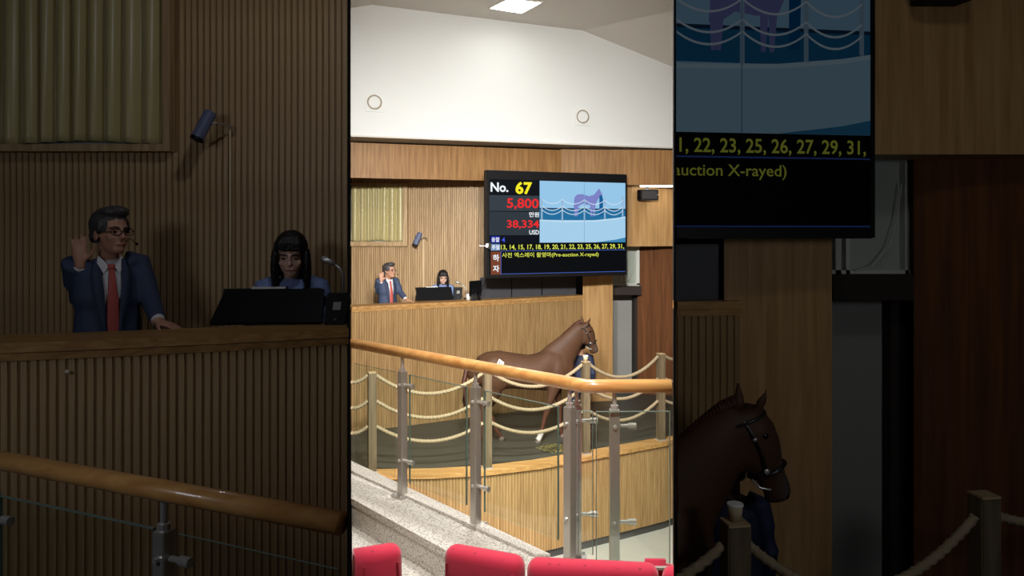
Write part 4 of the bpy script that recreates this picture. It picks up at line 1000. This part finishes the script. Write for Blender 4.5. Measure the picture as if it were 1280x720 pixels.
# ================================================================== LEFT BAY (dim): nearer desk with slatted wall
Dl = 5.4
zwl0 = PZ(182, Dl); zwl1 = ZC+2.1; xr = PX(211, Dl)
lw = tag(MB().box(-4.4, Dl, .6, WL(Dl+.12), Dl+.12, ZC+2.6).build('wall_bay_left', OAKD), kind='structure')
slat_band('slat', [(xr+.075, Dl-.001), (WL(Dl), Dl-.001)], .62, ZC+2.2, lw, OAK, OAKD, single=True, back=False)
slat_band('slat', [(-4.0, Dl-.001), (xr+.075, Dl-.001)], .62, zwl0-.052, lw, OAK, OAKD, single=True, back=False)
curtained_window(3, -4.2, xr, zwl0, zwl1, Dl, lw, .05, 13, 'large gold-green pleated curtain high in the dim left bay', 'curtain', 8)
wall_lamp(270, 161, Dl-.02, .52, 'blue-grey spotlight on the slatted wall of the dim left bay', 289, PZ(372, Dl))
lpath = [(-3.15, 3.72), (PX(0, 3.88), 3.88), (PX(150, 4.04), 4.04), (PX(300, 4.25), 4.25), (WL(4.48), 4.48)]
ZL = ZC-.572
counter('bay_counter', 'slatted oak counter with a plain cap in the dim left bay', lpath, ZL, .9, .34, True, OAK)
bay_c = [o for o in C.objects if o.name == 'bay_counter'][0]
q = P(84, 464, 3.925); MB().tube([q, q-Vector((0, .006, 0))], .009, 10, hint=(1, 0, 0)).build('round_sticker', PAPER, bay_c)
zfl = PZ(258.5, DA)-1.715*1.08
tag(MB().prism([(-3.15, 3.95), (PX(150, 4.2), 4.2), (WL(4.65), 4.65), (WL(5.38), 5.38), (-4.2, 5.38)], zfl-.1, zfl).build('floor_bay', HALLF), kind='structure')
tag(MB().box(-4.2, 1.75, .8, WL(1.75)-1.2, 3.6, .88).build('floor_well', HALLF), kind='structure') if False else None
desk_monitor(PX(332, 4.60), 4.60, ZL, .12, 1.0, 'black monitor seen from behind in front of the woman in the dim left bay')
card_box(PX(419, 4.62), 4.62, ZL, .10, .95, 'small black box with a grey plate at the right end of the dim bay counter')
# microphone on a boom, coming from the right end of the counter
t = thing('boom_microphone', 'silver microphone on a short boom at the right end of the dim left bay', 'microphone', (WL(4.72)-.02, 4.72, ZL), 0, 'desk microphones')
MB().tube([(-.015, 0, 0), (-.015, 0, .02)], .03, 12).build('base', BLACK, t)
MB().tube([(-.012, 0, .02), (-.012, 0, .30), (-.03, 0, .345), (-.075, 0, .375)], .009, 8).build('boom', STEEL, t, True)
MB().tube([(-.06, 0, .37), (-.09, 0, .385), (-.135, 0, .403), (-.15, 0, .406)], [.012, .018, .024, .015], 12).build('microphone_head', STEEL, t, True)
# sheets on the monitor edge
for (x, y, z, sc, lab) in ((PX(343, 4.70), 4.76, ZL+.215, 1.0, 'strip of white paper on the top edge of the dim bay monitor'),):
    pass
# bay railing
zr = ZC-.80
b0 = Vector((PX(-60, 2.74), 2.74, zr)); b1 = Vector((WL(2.06)-.012, 2.065, zr)); ub = (b1-b0).normalized(); angb = math.atan2(ub.y, ub.x)
def onb(px):
    k = (px-640)/F; d_ = b1-b0; tt_ = (k*b0.y-b0.x)/(d_.x-k*d_.y); return b0+d_*tt_
q1 = onb(205); qa = onb(-12); zkb = zr-.93
gb = [(qa+ub*.055, q1-ub*.04, zkb+.1, zr-.125), (q1+ub*.06, Vector((WL(2.1)-.01, onb(432).y, 0)), zkb+.1, zr-.125)]
rail_run('bay_railing', 'lacquered wooden handrail with steel baluster and glass panes in the dim left bay', [b0, b0.lerp(b1, .5), b1], [(qa.x, qa.y, angb, (1,)), (q1.x, q1.y, angb, (1,))], zkb, zr, gb, rr=.035)
tag(MB().prism([(b0.x-.2, b0.y-.12), (b1.x-.05, b1.y-.18), (b1.x-.05, b1.y+.15), (b0.x-.2, b0.y+.2)], zkb-.2, zkb).build('trim_7', GRAN), kind='structure')

# ================================================================== RIGHT BAY (dim): nearer screen, exit wall, horse
auction_screen((PX(551, 4.17), 4.17, 0), (PX(1087, 4.55), 4.55, 0), ZC+.865, 1.68, .075, 'huge dim auction screen cut by the partition in the dark right bay', clip_t=.527)
Dr = 4.95
tag(MB().prism([(PX(905, Dr-.05), Dr-.05), (PX(1040, Dr), Dr), (PX(1040, Dr+.3), Dr+.3), (PX(905, Dr+.3), Dr+.3)], ZFR, PZ(296, Dr)).build('wall_bay_pier', OAKV), kind='structure')
# counter end
counter('bay_counter', 'end piece of a slatted oak counter with cap in the dark right bay', [(WR(4.82), 4.82), (PX(925, 4.88), 4.88)], PZ(376, 4.85), ZFR, .06, True, OAKF)
tag(MB().prism([(WR(4.98), 4.98), (PX(902, 4.98), 4.98), (PX(902, 5.2), 5.2), (WR(5.2), 5.2)], ZFR, PZ(305, 5.0)).build('trim_8', GREYP), kind='structure')
# fascia, loudspeaker
tag(MB().prism([(PX(1000, 4.82), 4.82), (PX(1110, 4.84), 4.84), (PX(1330, 4.84), 4.84), (PX(1330, 4.84), 5.2), (PX(1000, 5.2), 5.2)], PZ(193, 4.84), ZC+2.4).build('trim_9', OAKV), kind='structure')
loudspeaker(1178, -14, 4.68, .72, 'black loudspeaker at the top edge of the dark right bay', .4)
# window, lintel, grey door, dark jamb, red-brown wall
w4 = tag(MB().box(PX(1030, 5.5), 5.5, PZ(342, 5.5), PX(1142, 5.5), 5.52, PZ(150, 5.5)).build('window_4', WGLASS), kind='structure')
for a, b in ((1040, 1047), (1053, 1058), (1126, 1131), (1134, 1142)):
    MB().box(PX(a, 5.48), 5.42, PZ(342, 5.48), PX(b, 5.48), 5.5, PZ(150, 5.48)).build('window_frame', WFRAME, w4)
MB().box(PX(1034, 5.48), 5.42, PZ(342, 5.48), PX(1142, 5.48), 5.5, PZ(337, 5.48)).build('window_frame', WFRAME, w4)
MB().tube([P(1068, 338, 5.41), P(1090, 333, 5.41), P(1110, 310, 5.41), P(1122, 270, 5.41), P(1127, 230, 5.41)], .005, 6).build('cable', WFRAME, w4)
tag(MB().box(PX(1034, 5.4), 5.3, PZ(374, 5.4), PX(1146, 5.4), 5.55, PZ(342.5, 5.4)).build('trim_10', DARK), kind='structure')
tag(MB().box(PX(1030, 5.7), 5.7, ZFR, PX(1113, 5.7), 5.8, PZ(365, 5.7)).build('door_2', GREYD), kind='structure')
tag(MB().box(PX(1110.5, 5.6), 5.56, ZFR, PX(1142, 5.6), 5.8, PZ(365, 5.6)).build('trim_11', DARK), kind='structure')
tag(MB().prism([(PX(1142, 5.3), 5.3), (PX(1190, 5.18), 5.18), (PX(1340, 5.1), 5.1), (PX(1340, 5.25), 5.25), (PX(1142, 5.45), 5.45)], ZFR, PZ(180, 5.3)).build('wall_bay_exit', REDWOOD), kind='structure')
tag(MB().box(WR(6.2), 6.2, .2, 6.4, 6.3, ZC+2.6).build('wall_bay_right', BLACKM), kind='structure')
tag(MB().prism([(WR(3.2), 3.2), (5.2, 3.2), (5.2, 6.2), (WR(6.2), 6.2)], ZFR-.08, ZFR).build('floor_bay_right', RINGF), kind='structure')
# rope posts, ropes, cup
rp1 = Vector((PX(919, 3.55), 3.55, 0)); rp2 = Vector((PX(1230, 3.92), 3.92, 0)); zpt = PZ(651, 3.55)
rope_post(rp1.x, rp1.y, ZFR, zpt-ZFR, .12, 'rope post under the horse head in the dark right bay', w=.056)
rope_post(rp2.x, rp2.y, ZFR, zpt-ZFR, .15, 'rope post at bottom right before the dark exit wall of the right bay', w=.056)
cup((rp1.x, rp1.y, zpt), .9, 'beige cup standing on the rope post in the dark right bay')
gr = 'hemp barrier ropes in the right bay'
zt_ = zpt-.115; d = (rp2-rp1).normalized()*.06
for dz, nm in ((0, 'top'), (.38, 'lower')):
    rope(rp1+d+Vector((0, 0, zt_-dz)), rp2-d+Vector((0, 0, zt_-dz)), .30, '%s sagging hemp rope between the two posts of the dark right bay' % nm, r=.023, group=gr)
    rope(Vector((WR(3.5)+.004, 3.5, zt_-.14-dz)), rp1+Vector((-.06, 0, zt_-dz)), .012, '%s hemp rope left of the post under the dark bay horse head' % nm, r=.023, group=gr)
    rope(rp2+Vector((.06, 0, zt_-dz)), rp2+Vector((.75, .1, zt_-.10-dz)), .03, '%s hemp rope leaving the frame right of the last post' % nm, r=.023, group=gr)
# the second horse comes out past the partition: head, neck, chest and the foreleg beside it
h2 = copy_tree(hr); h2['label'] = 'chestnut horse head and neck emerging past the partition in the dark right bay'
DH2 = 4.02; h2.location = (PX(983, DH2)-1.235, DH2, ZFR); h2.rotation_euler = (0, 0, 0)
def cut_copy(o):
    me = o.data.copy(); o.data = me
    mw = Matrix.Translation(h2.location)
    bm = bmesh.new(); bm.from_mesh(me)
    nv = Vector((1, -K, 0)).normalized(); pc = Vector((WR(DH2)+.004, DH2, 0))-h2.location
    r = bmesh.ops.bisect_plane(bm, geom=list(bm.verts)+list(bm.edges)+list(bm.faces), plane_co=pc, plane_no=nv, clear_inner=True)
    ce = [e for e in r['geom_cut'] if isinstance(e, bmesh.types.BMEdge)]
    if ce: bmesh.ops.holes_fill(bm, edges=ce)
    if o is h2:                                   # keep the head, neck and chest, drop the loose sliver of a leg
        seen = set(); isl = []
        for v0 in bm.verts:
            if v0 in seen: continue
            st_ = [v0]; seen.add(v0); cur = []
            while st_:
                v = st_.pop(); cur.append(v)
                for e in v.link_edges:
                    q = e.other_vert(v)
                    if q not in seen: seen.add(q); st_.append(q)
            isl.append(cur)
        isl.sort(key=len)
        for c in isl[:-1]: bmesh.ops.delete(bm, geom=c, context='VERTS')
    bm.to_mesh(me); bm.free(); return len(me.polygons)
cut_copy(h2)
for ch in list(h2.children):
    if ch.name.startswith('number_label'):
        for g in list(ch.children): bpy.data.objects.remove(g)
        bpy.data.objects.remove(ch); continue
    if not cut_copy(ch): bpy.data.objects.remove(ch)
# chairs under the two women
task_chair(wW.location.x, wW.location.y, zfl, wW.location.z+(.50-.10)*1.1-zfl, 'office chair under the woman in the dim left bay')
task_chair(wC.location.x, wC.location.y, ZPL, wC.location.z+(.50-.10)*1.05-ZPL, 'office chair under the woman at the bright hall counter')
